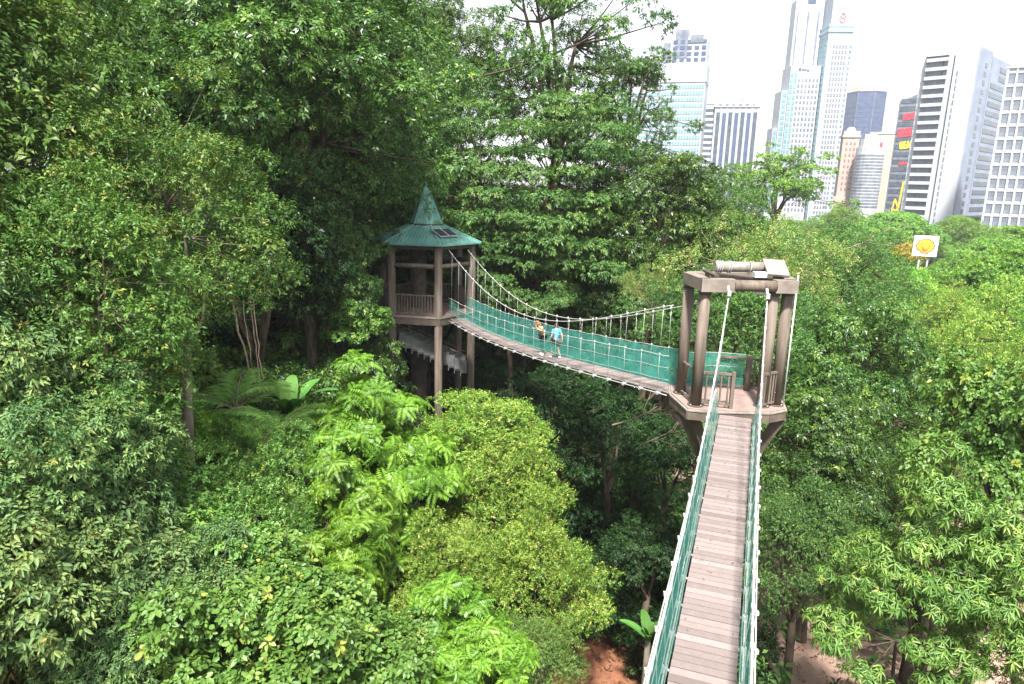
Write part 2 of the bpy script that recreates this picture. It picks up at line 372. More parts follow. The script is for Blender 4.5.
# ------------------------------------------------------------------ tower
def tower():
    base = Vector((6.15, 18.5, H0-5.8)); root = empty('bridge_tower', base, 0, 'open brown four post bridge tower with a roller and box on its top frame', 'tower')
    P = lambda x, y, z: Vector((x, y, z+H0))-base
    posts = [(5.02, 17.9), (4.88, 19.02), (6.84, 17.98), (7.27, 18.12), (6.9, 19.4)]
    ft = [(4.76, 17.62), (5.3, 17.5), (6.9, 17.5), (7.42, 17.78), (7.6, 18.5), (7.3, 19.45), (6.7, 19.75), (4.75, 19.75), (4.6, 18.95)]
    zf = -5.8
    b = MB(); b.prism([(x-base.x, y-base.y) for x, y in ft], -.06, 0); b.build('floor', M['plank_floor'], root)
    b = MB(); n = len(ft)
    for i in range(n):
        x0, y0 = ft[i]; x1, y1 = ft[(i+1) % n]; b.bar(P(x0, y0, zf-.19), P(x1, y1, zf-.19), .07, .24)
    b.build('fascia', M['brown_fl'], root)
    b = MB()
    for i in range(n):
        x0, y0 = ft[i]; x1, y1 = ft[(i+1) % n]; b.bar(P(x0, y0, zf-.052), P(x1, y1, zf-.052), .11, .035)
    b.build('floor_trim', M['brown_lt'], root)
    tops = -2.66
    for i, (x, y) in enumerate(posts):
        b = MB(); r = .15 if i < 4 else .09; t = tops if i < 4 else -4.75
        b.tube([P(x, y, zf+.001), P(x, y, t)], r, 20); po = b.build('post', M['brown'], root)
        if i < 4:
            b = MB(); b.tube([P(x, y, zf+.002), P(x, y, zf+.03)], r+.07, 16); b.build('base_plate', M['brown_dk'], po)
            b = MB(); b.tube([P(x, y, t-.09), P(x, y, t-.02)], r+.02, 20); b.build('collar', M['brown_dk'], po)
            for q in range(4):
                a = q*PI/2+.6; b = MB(); b.tube([P(x+(r+.04)*math.cos(a), y+(r+.04)*math.sin(a), zf+.03), P(x+(r+.04)*math.cos(a), y+(r+.04)*math.sin(a), zf+.06)], .015, 6); b.build('bolt', M['steel'], po)
    # top frame beams
    tf = [(4.98, 17.78), (7.22, 17.85), (7.40, 18.6), (7.0, 19.4), (4.84, 19.1)]
    segs = [(0, 1), (1, 2), (2, 3), (3, 4), (4, 0)]
    cen = Vector((6.15, 18.5, 0))
    for k in range(5):
        a, c = tf[k], tf[(k+1) % 5]; d = Vector((c[0]-a[0], c[1]-a[1], 0)).normalized()*.14
        z = -2.49+.002*k
        if k == 0:
            m1 = (5.72, 17.80); m2 = (6.78, 17.83)
            b = MB(); b.bar(P(a[0]-d.x, a[1]-d.y, z), P(m1[0], m1[1], z), .3, .33); b.build('beam', M['brown_bv'], root)
            b = MB(); b.bar(P(m2[0], m2[1], z), P(c[0]+d.x, c[1]+d.y, z), .3, .33); b.build('beam', M['brown_bv'], root)
            b = MB(); b.tube([P(m1[0]-.02, m1[1]-.05, z), P(m2[0]+.02, m2[1]-.05, z)], .15, 20); b.build('cable_saddle', M['brown'], root)
        else:
            b = MB(); b.bar(P(a[0]-d.x*.0, a[1]-d.y*.0, z), P(c[0]+d.x*.0, c[1]+d.y*.0, z), .28, .33-.004*k); b.build('beam', M['brown_bv'], root)
    # crossing bearer and roller
    b = MB(); b.bar(P(5.35, 18.1, -2.30), P(5.35, 19.3, -2.30), .14, .06); b.build('bearer', M['brown_dk'], root)
    b = MB(); b.bar(P(6.75, 18.1, -2.30), P(6.75, 19.4, -2.30), .14, .06); b.build('bearer', M['brown_dk'], root)
    b = MB(); b.tube([P(5.45, 18.75, -2.12), P(6.85, 18.85, -2.12)], .145, 20); ro = b.build('roller', M['brown_lt'], root)
    for k, xx in enumerate((5.52, 5.58, 5.64, 5.82, 5.88, 6.4)):
        b = MB(); pts = [P(xx+.01*math.sin(a), 18.755+.157*math.cos(a), -2.12+.157*math.sin(a)) for a in [2*PI*i/16 for i in range(17)]]
        b.tube(pts, .013, 5); b.build('rope_wrap', M['rope'], ro)
    Mx = Matrix.Rotation(rad(-4), 3, 'Z') @ Matrix.Rotation(rad(28), 3, 'X') @ Matrix.Rotation(rad(3), 3, 'Y')
    b = MB(); b.box(P(7.06, 18.6, -2.1), (.58, .72, .06), M=Mx); b.build('tilted_panel', M['brown_lt'], root)
    b = MB(); b.box(P(6.5, 18.2, -2.24), (.32, .22, .14)); b.build('junction_box', M['pvc'], root)
    b = MB(); b.box(P(6.52, 18.05, -2.70), (.30, .22, .06)); b.build('lamp_box', M['pvc'], root)
    # anchors of the two near main cables
    for off in (-.46, .46):
        c = c1(10.6); p = Vector((c.x, c.y, 0))+N1*off; b = MB()
        b.tube([P(p.x, p.y, -2.45)+Vector((0, .1, 0)), P(p.x, p.y, -2.6)], .035, 8)
        b.box(P(p.x, p.y-.02, -2.62), (.09, .07, .13)); b.build('cable_anchor', M['steel'], root)
    b = MB(); b.tube([P(7.42, 17.95, -2.2), P(7.42, 17.95, zf+.02)], .02, 8); b.build('conduit', M['pvc'], root)
    # railings
    def rail(a, c, nb, h=.95, two=True):
        b = MB(); a_, c_ = P(a[0], a[1], zf), P(c[0], c[1], zf); z = Vector((0, 0, 1))
        b.bar(a_+z*h, c_+z*h, .07, .06); b.bar(a_+z*.1, c_+z*.1, .05, .05)
        r = b.build('railing', M['brown'], root)
        for k in range(nb):
            q = a_.lerp(c_, (k+.5)/nb); bb = MB(); bb.bar(q+z*.125, q+z*(h-.03), .04, .04, up=(0, 1, 0)); bb.build('baluster', M['brown'], r)
    rail((5.16, 17.86), (5.88, 17.66), 4); rail((6.72, 17.75), (6.9, 17.82), 1); rail((6.96, 17.92), (7.22, 18.04), 3)
    rail((7.4, 18.25), (7.4, 19.1), 5); rail((7.38, 19.2), (7.0, 19.42), 3)
    rail((4.96, 18.05), (4.86, 18.87), 0); rail((6.8, 19.45), (6.1, 19.66), 0)
    for x, y in ((5.9, 17.66), (6.7, 17.72)):
        b = MB(); b.bar(P(x, y, zf+.001), P(x, y, zf+1.02), .09, .09, up=(0, 1, 0)); b.build('gate_post', M['brown'], root)
    # netting along the platform's back, end of the far bridge
    b = MB(); pts = [(5.45, 19.72), (6.2, 19.7), (6.82, 19.52)]
    vs = []; fs = []
    for i, (x, y) in enumerate(pts): vs += [P(x, y, zf+.02), P(x, y, zf+1.05)]
    for i in range(len(pts)-1): fs.append((2*i, 2*i+2, 2*i+3, 2*i+1))
    b.add(vs, fs); b.build('net', M['net'], root)
    for zz in (.3, .65, 1.05):
        b = MB(); b.tube([P(x, y, zf+zz) for x, y in pts], .01, 5); b.build('rope', M['rope'], root)
    # struts and column
    cx, cy_ = 6.2, 18.65
    zg = ground_h(cx, cy_)
    b = MB(); b.tube([P(cx, cy_, zg-.5), P(cx, cy_, zf-.3)], [.38, .33], 20); b.build('column', M['brown'], root)
    for x, y in ((4.95, 17.9), (7.4, 17.95), (4.95, 19.3), (7.2, 19.3)):
        b = MB(); b.bar(P(x, y, zf-.3), P(cx+(x-cx)*.2, cy_+(y-cy_)*.2, zf-2.6), .26, .3); b.build('strut', M['brown_dk'], root)
M['plank_floor'] = noisy('faded_floor', (.21, .145, .125), (.31, .225, .2), 3, .8, 8, stretch=(1, 6, 1))
M['brown_fl'] = noisy('brown_fascia', (.1, .078, .062), (.15, .118, .095), 3, .7, 6, .3, .1)
def bevmat():
    m = noisy('brown_beam', (.17, .14, .115), (.24, .205, .175), 4, .65, 6, .3, .05); return m
M['brown_bv'] = bevmat()
tower()

# ------------------------------------------------------------------ pavilion
def pavilion():
    cx, cy_ = -4.6, 36.3; base = Vector((cx, cy_, H0-6.72)); zg = ground_h(cx, cy_)
    root = empty('pavilion', base, 0, 'hexagonal brown timber pavilion on tall stilts with a green witch hat roof', 'pavilion')
    a0 = 9
    def hx(r, z, off=0): return [Vector((r*math.cos(rad(-(a0+off)-60*k)), r*math.sin(rad(-(a0+off)-60*k)), z)) for k in range(6)]
    Z = lambda h: h+6.72
    # floor
    b = MB(); b.prism([(p.x, p.y) for p in hx(2.55, 0)], -.08, 0); b.build('floor', M['plank_floor'], root)
    b = MB(); h = hx(2.6, -.26)
    for k in range(6): b.bar(h[k], h[(k+1) % 6], .1, .34)
    b.build('fascia', M['brown_fl'], root)
    b = MB(); h = hx(2.6, -.055)
    for k in range(6): b.bar(h[k], h[(k+1) % 6], .16, .05)
    b.build('floor_trim', M['brown_lt'], root)
    pp = hx(2.42, 0)
    for p in pp:
        b = MB(); b.tube([Vector((p.x, p.y, zg+6.72-.6)), Vector((p.x, p.y, Z(-3.18)))], .2, 18); b.build('post', M['brown'], root)
    for z, r in ((Z(-4.2), .12),):
        h = hx(2.42, z)
        for k in range(6):
            b = MB(); b.tube([h[k], h[(k+1) % 6]], r, 12); b.build('cross_beam', M['brown'], root)
    h = hx(2.45, Z(-3.26)); b = MB()
    for k in range(6): b.bar(h[k], h[(k+1) % 6], .16, .24)
    b.build('eave_beam', M['brown_dk'], root)
    # railings on all sides but the bridge's and the stair's
    for k in range(6):
        a_, c_ = pp[k], pp[(k+1) % 6]
        if k == 0:
            a_ = a_.lerp(c_, 0); 
            # side that receives the footbridge: short stubs
            continue
        z = Vector((0, 0, 1)); b = MB(); b.bar(a_+z*1.05, c_+z*1.05, .08, .07); b.bar(a_+z*.12, c_+z*.12, .06, .06); r = b.build('railing', M['brown'], root)
        for q in range(16):
            p = a_.lerp(c_, (q+.5)/16); bb = MB(); bb.bar(p+z*.15, p+z*1.02, .045, .045, up=(0, 1, 0)); bb.build('baluster', M['brown'], r)
    # roof skirt with standing seams, and the cone
    e = hx(2.92, Z(-3.12)); t = hx(.84, Z(-2.26)); rf = None
    b = MB(); b.add(e+t, [(k, k+6, (k+1) % 6+6, (k+1) % 6) for k in range(6)])
    e2 = [p-Vector((0, 0, .05)) for p in e]; t2 = [p-Vector((0, 0, .05)) for p in t]
    b.add(e2+t2, [(k, (k+1) % 6, (k+1) % 6+6, k+6) for k in range(6)]); b.add(e+e2, [(k, (k+1) % 6, (k+1) % 6+6, k+6) for k in range(6)])
    rf = b.build('roof', M['roof'], root)
    b = MB()
    for k in range(6):
        A, B, C, D = e[k], e[(k+1) % 6], t[(k+1) % 6], t[k]
        nrm = (B-A).cross(D-A).normalized(); nrm = nrm if nrm.z > 0 else -nrm
        down = ((A+B)/2-(C+D)/2); W = (B-A).length; ed = (B-A).normalized(); mid = (A+B)/2; nn = 17
        for q in range(1, nn):
            u = (q/nn-.5)*W; wt = (C-D).length; 
            # run straight up the slope until the hip
            f = 1 if abs(u) <= wt/2 else (W/2-abs(u))/(W/2-wt/2)
            p0 = mid+ed*u; p1 = p0-down*f
            b.bar(p0+nrm*.015, p1+nrm*.015, .035, .035, up=nrm)
        b.bar(A+nrm*.02, D+nrm*.02, .09, .05, up=nrm)
    b.build('seam', M['roof_rib'], rf)
    ap = Vector((0, 0, Z(-.12))); cb = hx(.88, Z(-2.22)); b = MB(); b.add(cb+[ap]+[p*1.0-Vector((0, 0, .04)) for p in cb], [(k, 6, (k+1) % 6) for k in range(6)]+[(k, (k+1) % 6, (k+1) % 6+7, k+7) for k in range(6)])
    sp = b.build('spire', M['roof'], root); b = MB()
    for k in range(6):
        for q in range(0, 5):
            p = cb[k].lerp(cb[(k+1) % 6], q/5); b.bar(p, p.lerp(ap, .985), .03, .035)
    b.build('seam', M['roof_rib'], sp)
    b = MB(); b.tube([p-Vector((0, 0, .02)) for p in hx(.9, Z(-2.23))]+[hx(.9, Z(-2.25))[0]], .05, 6); b.build('flashing', M['brown_dk'], root)
    b = MB(); b.tube([ap-Vector((0, 0, .1)), ap+Vector((0, 0, .12))], .025, 6); b.build('finial', M['brown_dk'], root)
    # two solar panels on the facet between corners 0 and 1
    A, B, C, D = e[0], e[1], t[1], t[0]; nrm = (B-A).cross(D-A).normalized(); nrm = nrm if nrm.z > 0 else -nrm
    ed = (A-B).normalized(); upv = ((C+D)/2-(A+B)/2).normalized(); Mx = Matrix((ed, upv, nrm)).transposed()
    cc = (A+B)/2+upv*1.0
    for k in (-1, 1):
        b = MB(); b.box(cc+ed*(k*.31-.35)+nrm*.12, (.56, .72, .04), M=Mx); pn = b.build('solar_panel', M['panel'], root)
        b = MB()
        for sx in (-1, 1): b.box(cc+ed*(k*.31-.35+sx*.29)+nrm*.12, (.03, .76, .06), M=Mx)
        for sy in (-1, 1): b.box(cc+ed*(k*.31-.35)+upv*sy*.37+nrm*.12, (.6, .03, .06), M=Mx)
        b.build('frame', M['steel'], pn)
    # inner core column and bench back
    b = MB(); b.tube([Vector((-.5, .5, zg+6.72-.5)), Vector((-.5, .5, Z(-3.3)))], .42, 18); b.build('core_column', M['brown_dk'], root)
    # stair below
    st = Vector((-1.3, -1.0, -1.6)); en = Vector((2.15, -.5, -3.3)); n = 11; b = MB(); d = (en-st)/n; side = Vector((-d.y, d.x, 0)).normalized()
    for k in range(n):
        p = st+d*(k+.5); b.box(p, (abs(d.x)+.06, 1.0, .06), math.atan2(d.y, d.x)); b.box(p-Vector((d.x/2, d.y/2, .09)), (.04, 1.0, .18), math.atan2(d.y, d.x))
    s_ = b.build('stair', M['grey_panel'], root)
    for sd in (-1, 1):
        b = MB()
        for k in range(n):
            p = st+d*(k+.5)+side*sd*.52; b.box(p+Vector((0, 0, .36)), (d.length*1.0, .03, .62), math.atan2(d.y, d.x))
        b.build('side_panel', M['grey_panel'], s_)
    for sd in (-1, 1):
        b = MB(); b.bar(st+side*sd*.52+Vector((0, 0, .98)), en+side*sd*.52+Vector((0, 0, .98)), .06, .06)
        b.bar(st+side*sd*.52+Vector((0, 0, .0)), st+side*sd*.52+Vector((0, 0, 1.0)), .06, .06, up=(0, 1, 0)); b.build('handrail', M['brown'], s_)
pavilion()
# small stuff hanging by the footbridge end
# ------------------------------------------------------------------ people
def skin_obj(name, verts, edges, radii, mat, parent, root_i=0, sub=1):
    me = bpy.data.meshes.new(name); me.from_pydata(verts, edges, []); me.materials.append(mat)
    me.skin_vertices.new() if hasattr(me.skin_vertices, 'new') and len(me.skin_vertices) == 0 else None
    o = link(name, me, parent); md = o.modifiers.new('Skin', 'SKIN'); md.use_smooth_shade = True
    if not me.skin_vertices: me.skin_vertices.new()
    lay = me.skin_vertices[0].data
    for i, r in enumerate(radii):
        rr = r if isinstance(r, tuple) else (r, r); lay[i].radius = rr; lay[i].use_root = (i == root_i)
    s = o.modifiers.new('Sub', 'SUBSURF'); s.levels = sub; s.render_levels = sub
    return o
def bake(objs, name, mat_list, parent):
    """evaluate modifier meshes and join them into one mesh"""
    dg = bpy.context.evaluated_depsgraph_get(); dg.update(); vs = []; fs = []; mi = []
    for o, m_i in objs:
        ev = o.evaluated_get(dg); me = ev.to_mesh(); n = len(vs)
        vs += [tuple(v.co) for v in me.vertices]; fs += [tuple(i+n for i in p.vertices) for p in me.polygons]; mi += [m_i]*len(me.polygons)
        ev.to_mesh_clear()
    me = bpy.data.meshes.new(name); me.from_pydata(vs, [], fs)
    for m_ in mat_list: me.materials.append(m_)
    me.polygons.foreach_set('material_index', mi); me.polygons.foreach_set('use_smooth', [True]*len(mi)); me.update()
    for o, _ in objs: bpy.data.objects.remove(o, do_unlink=True)
    return link(name, me, parent)
def person(loc, rz, label, J, cloth, scale):
    """J: joint dict in metres for a 1.7 m figure, +Y is the facing direction"""
    root = empty('person', loc, rz, label, 'person'); root.scale = (scale,)*3
    names = ['pelvis', 'waist', 'chest', 'neck', 'head0', 'head1', 'shL', 'elL', 'wrL', 'haL', 'shR', 'elR', 'wrR', 'haR', 'hipL', 'knL', 'anL', 'toL', 'hipR', 'knR', 'anR', 'toR']
    V_ = [J[k] for k in names]; ix = {k: i for i, k in enumerate(names)}
    E_ = [('pelvis', 'waist'), ('waist', 'chest'), ('chest', 'neck'), ('neck', 'head0'), ('head0', 'head1'), ('chest', 'shL'), ('shL', 'elL'), ('elL', 'wrL'), ('wrL', 'haL'), ('chest', 'shR'), ('shR', 'elR'), ('elR', 'wrR'), ('wrR', 'haR'),
          ('pelvis', 'hipL'), ('hipL', 'knL'), ('knL', 'anL'), ('anL', 'toL'), ('pelvis', 'hipR'), ('hipR', 'knR'), ('knR', 'anR'), ('anR', 'toR')]
    rr = dict(pelvis=(.14, .10), waist=(.13, .09), chest=(.15, .11), neck=.05, head0=.075, head1=.085, shL=.055, elL=.042, wrL=.028, haL=(.035, .018), shR=.055, elR=.042, wrR=.028, haR=(.035, .018),
              hipL=.088, knL=.06, anL=.038, toL=.035, hipR=.088, knR=.06, anR=.038, toR=.035)
    body = skin_obj('b', V_, [(ix[a], ix[b_]) for a, b_ in E_], [rr[k] for k in names], M['skin'], None)
    parts = [(body, 0)]
    for sd in ('L', 'R'):
        ha = Vector(J['ha'+sd]); wr = Vector(J['wr'+sd]); d = (ha-wr).normalized(); s_ = d.cross(Vector((0, 1, 0.2))).normalized(); cu = s_.cross(d)
        fb = MB()
        for q, (o_, l_) in enumerate(((-.03, .07), (-.01, .08), (.01, .075), (.03, .06))):
            p = ha+s_*o_; fb.tube([p-d*.02, p+d*l_*.5+cu*.004, p+d*l_*.85+cu*.022], [.009, .008, .006], 6)
        p = ha-d*.03+s_*-.03; fb.tube([p, p-s_*.03+d*.03, p-s_*.035+d*.055+cu*.01], [.011, .009, .007], 6)
        parts.append((fb.build('fing', M['skin']), 0))
    hd = Vector(J['head1']); fd = Vector(J.get('face', (0, 1, 0))).normalized(); sdv = fd.cross(Vector((0, 0, 1))).normalized(); fb = MB()
    upv = sdv.cross(fd)
    fb.ball(hd, (.078, .09, .112)); fb.tube([hd+fd*.085+upv*.015, hd+fd*.115-upv*.02, hd+fd*.09-upv*.03], [.01, .016, .012], 6)
    for s_ in (-1, 1): fb.ball(hd+sdv*.083*s_, (.014, .02, .03), 6, 4)
    parts.append((fb.build('hd', M['skin']), 0))
    bd = bake(parts, 'body', [M['skin']], root)
    for s_ in (-1, 1):
        b = MB(); b.ball(hd+fd*.083+sdv*.032*s_+upv*.008, .011, 6, 4); b.build('eye', M['trous'], root)
    b = MB(); b.box(hd+fd*.088-upv*.05, (.045, .02, .012), math.atan2(sdv.y, sdv.x)); b.build('mouth', M['top_tan'], root)
    # hair cap
    b = MB(); vs = []; fs = []; nu, nv = 14, 7
    for j in range(nv+1):
        th = PI*.62*j/nv
        for i in range(nu):
            a = 2*PI*i/nu; q = sdv*math.sin(th)*math.cos(a)*.092+fd*(math.sin(th)*math.sin(a)*.104-.012)+upv*(math.cos(th)*.128+.004)
            if math.sin(a) > .4 and th > 1.15: q = q*.80
            vs.append(hd+q)
    for j in range(nv):
        for i in range(nu): fs.append((j*nu+i, (j+1)*nu+i, (j+1)*nu+(i+1) % nu, j*nu+(i+1) % nu))
    b.add(vs, fs, True)
    if cloth.get('long'): b.tube([hd-fd*.07, hd-fd*.1-upv*.15, hd-fd*.08-upv*.28], [.08, .075, .03], 8)
    b.build('hair', cloth['hair'], root)
    # shirt
    def sub(keys, edges, radii, name, mat):
        vs = [J[k] if isinstance(k, str) else k for k in keys]
        o = skin_obj('c', vs, edges, radii, mat, None); return bake([(o, 0)], name, [mat], root)
    def lp(a, b_, t): return tuple(Vector(J[a]).lerp(Vector(J[b_]), t))
    sub(['pelvis', 'waist', 'chest', lp('chest', 'neck', .55), 'shL', lp('shL', 'elL', .62), 'shR', lp('shR', 'elR', .62)], [(0, 1), (1, 2), (2, 3), (2, 4), (4, 5), (2, 6), (6, 7)],
        [(.165, .125), (.155, .115), (.175, .135), .075, .075, .065, .075, .065], 'shirt', cloth['shirt'])
    kt = cloth.get('leg', .75)
    sub(['pelvis', 'hipL', lp('hipL', 'knL', min(kt, 1)), 'hipR', lp('hipR', 'knR', min(kt, 1))]+([lp('knL', 'anL', .92), lp('knR', 'anR', .92)] if kt > 1 else []),
        [(0, 1), (1, 2), (0, 3), (3, 4)]+([(2, 5), (4, 6)] if kt > 1 else []), [(.16, .125), .115, .09, .115, .09]+([.055, .055] if kt > 1 else []), 'trousers' if kt > 1 else 'shorts', cloth['leg_mat'])
    for s_ in ('L', 'R'):
        an = Vector(J['an'+s_]); to = Vector(J['to'+s_]); d = (to-an); d.z = 0; d.normalize(); b = MB(); h = an-Vector((0, 0, .045))
        b.ball(h+d*.03, (.055, .055, .06), 8, 6); b.ball(h+d*.12-Vector((0, 0, .015)), (.05, .06, .04), 8, 6); b.ball(h+d*.07-Vector((0, 0, .02)), (.055, .07, .038), 8, 6); b.build('shoe', M['shoe'], root)
    return root
walk = dict(pelvis=(0, 0, .93), waist=(0, .01, 1.10), chest=(0, .03, 1.33), neck=(0, .04, 1.47), head0=(0, .05, 1.54), head1=(0, .06, 1.61),
    shL=(-.18, .03, 1.40), elL=(-.27, -.04, 1.14), wrL=(-.31, .10, .93), haL=(-.32, .15, .87), shR=(.18, .03, 1.40), elR=(.24, -.12, 1.15), wrR=(.25, -.14, .90), haR=(.25, -.12, .82),
    hipL=(-.09, 0, .88), knL=(-.10, .20, .50), anL=(-.10, .22, .09), toL=(-.10, .36, .05), hipR=(.09, 0, .88), knR=(.10, -.02, .47), anR=(.10, -.28, .15), toR=(.10, -.18, .05))
c_ = c2(6.9); heading = math.atan2(D2.y, D2.x)-PI/2
person(c_-N2*0.1, heading, 'person in a bright blue shirt and dark shorts walking on the far footbridge', walk, dict(shirt=M['shirt'], leg_mat=M['shorts'], hair=M['hair'], leg=.8), .80)
lean_ = dict(pelvis=(0, -.05, .92), waist=(0, .02, 1.08), chest=(0, .14, 1.28), neck=(0, .20, 1.41), head0=(0, .24, 1.47), head1=(0, .27, 1.53), face=(0, 1, -.35),
    shL=(-.18, .14, 1.35), elL=(-.33, .28, 1.22), wrL=(-.20, .42, 1.36), haL=(-.16, .45, 1.42), shR=(.18, .14, 1.35), elR=(.34, .26, 1.2), wrR=(.28, .44, 1.36), haR=(.26, .47, 1.42),
    hipL=(-.09, -.05, .88), knL=(-.11, 0, .49), anL=(-.11, -.05, .09), toL=(-.12, .1, .05), hipR=(.09, -.05, .88), knR=(.10, -.06, .47), anR=(.12, -.12, .09), toR=(.12, .02, .05))
c_ = c2(7.9)
person(c_+N2*-.15, heading+rad(95), 'person in a tan top with brown hair leaning on the far footbridge net rail', lean_, dict(shirt=M['top_tan'], leg_mat=M['trous'], hair=M['hair_b'], leg=1.2, long=1), .84)

# ------------------------------------------------------------------ city
GZ = H0-25.5
def bld(name, label, px, py, D, yaw, cat='building', group=None):
    p = at_r(px, py, D); a = math.atan2(p.x, p.y)
    return empty(name, (p.x, p.y, GZ), -a+rad(yaw), label, cat, group), p.z-GZ, math.cos(a)
def bx(parent, name, mat, u0, u1, v0, v1, z0, z1):
    b = MB(); b.box(((u0+u1)/2, (v0+v1)/2, (z0+z1)/2), (u1-u0, v1-v0, z1-z0)); return b.build(name, M[mat], parent)
def grid(parent, face, at, a0, a1, na, z0, z1, nz, ww, wh, mat='glass', name='window', deep=.25, skip=None):
    """windows of one facade: individual parts (shared mesh) up to 100 per building, the rest one part"""
    dims = (ww, deep, wh) if face == 'F' else (deep, ww, wh)
    b = MB(); b.box((0, 0, 0), dims); me = b.mesh(name, M[mat]); rest = MB()
    cells = []
    for j in range(nz):
        for i in range(na):
            if skip and skip(i, j): continue
            a = a0+(a1-a0)*(i+.5)/na; z = z0+(z1-z0)*(j+.5)/nz
            cells.append(((a, at, z) if face == 'F' else (at, a, z)))
    cells.sort(key=lambda c: -c[2])
    for c in cells:
        k = parent.get('_n', 0)
        if k < 96:
            o = link(name, me, parent); o.location = c; parent['_n'] = k+1
        else: rest.box(c, dims)
    if rest.v: tag(rest.build(name, M[mat], parent), kind='stuff')
def bands(parent, u0, u1, v0, v1, z0, z1, n, h, mat, name, over=.15, phase=.5):
    for j in range(n):
        z = z0+(z1-z0)*(j+phase)/n
        bx(parent, name, mat, u0-over, u1+over, v0-over, v1+over, z-h/2, z+h/2)
def city():
    # white glass tower with an unfinished blue grey crown, far left of the skyline
    r, H, ca = bld('office_tower', 'white office tower with pale teal glass floors and an unfinished blue grey crown', 684, 82, 420, -6)
    bx(r, 'wall', 'conc_w', -13, 12, 0, 24, 0, H); bx(r, 'wing', 'conc_w', -37, -13.2, 3, 22, 0, H-1)
    n = 22; z0, z1 = 6, H-1
    for j in range(n):
        z = z0+(z1-z0)*(j+.5)/n; bx(r, 'window_band', 'glass_teal', -12.5, 11.4, -.25, 23, z-.95, z+.95)
    for j in range(n-1):
        z = z0+(z1-z0)*(j+.5)/n; bx(r, 'window_band', 'glass_teal', -36.6, -13.6, 2.8, 21, z-.95, z+.95)
    for i in range(16): bx(r, 'mullion', 'conc_w', -12.5+i*1.6-.14, -12.5+i*1.6+.14, -.45, 0, 6, H-1.2)
    for i in range(15): bx(r, 'mullion', 'conc_w', -36.3+i*1.6-.14, -36.3+i*1.6+.14, 2.5, 3, 6, H-1.5)
    bx(r, 'blank_band', 'conc_w', -13.3, 12.3, -.5, 24.3, H, H+10); bx(r, 'wing_parapet', 'conc_w', -37.3, -13.6, 2.5, 22.3, H-1, H+1.5)
    c = empty('crown', (0, 0, 0)); c.parent = r
    bx(c, 'crown_slab', 'conc_g', -9, 11.4, .5, 20, H+10, H+24); bx(c, 'lift_tower', 'glass_grey', -6.5, .5, .2, 12, H+13, H+28); bx(c, 'side_block', 'glass_grey', -13, -9.2, 1, 16, H+10, H+21.5)
    for j in range(4):
        for i in range(5):
            bx(c, 'opening', 'glass_blue', -7.6+i*4, -5.0+i*4, .0, .8, H+11.2+j*3.2, H+13+j*3.2)
    bx(c, 'net_screen', 'glass_grey', 2, 9, -.1, .7, H+21, H+25); bx(c, 'mast', 'steel', -3, -2.6, 5, 5.4, H+28, H+33)
    # white and navy slab with vertical stripes
    r, H, ca = bld('office_tower', 'office slab striped vertically in dark glass and white fins with a stepped roof', 738, 107, 430, 4)
    bx(r, 'wall', 'conc_w', -13, 12.5, 0, 22, 0, H); bx(r, 'balcony_wing', 'conc_w', -20, -13.2, 2, 22, 0, H+1.5)
    for i in range(7):
        u = -12+i*3.5
        bx(r, 'glass_strip', 'glass_blue' if i % 2 else 'glass', u, u+2.1, -.2, 2, 0, H-3-(.4 if i % 2 else 0)); bx(r, 'fin', 'conc_w', u+2.2, u+3.1, -.9, 0, 0, H-1)
    bands(r, -20, -13.4, 2, 10, 8, H, 19, 1.5, 'glass', 'balcony_band', .2)
    bx(r, 'parapet', 'conc_w', -13.5, 13, -.7, 22.3, H, H+2.4); bx(r, 'penthouse', 'conc_w', 3, 12.5, 4, 15, H+2.4, H+7); bx(r, 'plant_room', 'conc_g', -18, -6, 5, 15, H+2.4, H+5)
    for i in range(6): bx(r, 'roof_opening', 'glass_grey', -11+i*3.8, -9.2+i*3.8, -.8, 0, H+.6, H+1.9)
    # tall pale blue tower with logo
    r, H, ca = bld('office_tower', 'tallest pale blue tower with a round red emblem near its top and stepped front', 831, 30, 460, 18)
    # local u: front, volume one on the right
    bx(r, 'main_shaft', 'conc_b', -1, 13.5, 0, 17, 0, H+2); bx(r, 'crown_box', 'conc_p', -.2, 13, .6, 17, H+2, H+23)
    bx(r, 'cornice', 'conc_b', -1.6, 14.2, -.7, 17.5, H-1, H+.6); bx(r, 'cornice', 'conc_b', -1.4, 14, -.4, 17.3, H+2, H+3.5)
    bx(r, 'front_frame', 'conc_w', 1.6, 11.4, -.35, 0, 8, H-7)
    grid(r, 'F', -.5, 2, 11, 5, 9, H-8, 33, 1.15, 1.7, 'glass_grey'); 
    for j in range(33):
        z = 9+(H-17)*(j+.5)/33
        bx(r, 'corner_window', 'glass_grey', 12.3, 13.7, -.15, 2, z-.8, z+.8)
    for j in range(34):
        z = 9+(H-8)*(j+.5)/34
        bx(r, 'side_bay', 'glass_teal', -1.3, -.4, 2, 15, z-1.0, z+1.0)
    # emblem: interlocking rings on the crown
    for dz, rr in ((5.5, 1.6), (8.6, 1.6), (7, 2.3)):
        b = MB(); b.tube([Vector((6.4+rr*.8*math.cos(a), .35, H+dz+rr*math.sin(a))) for a in [2*PI*i/20 for i in range(21)]], .2, 6); b.build('emblem', M['emblem'], r)
    # mid volume behind left
    bx(r, 'rear_shaft', 'conc_p', -18, -2, 16, 27, 0, H+21); bx(r, 'roof_box', 'glass_blue', -11, -6, 15.6, 20, H+19, H+26)
    for i in range(5):
        bx(r, 'stripe', 'conc_b' if i % 2 else 'glass_grey', -16.8+i*3.2, -15.8+i*3.2, 15.7, 16, 60, H+14)
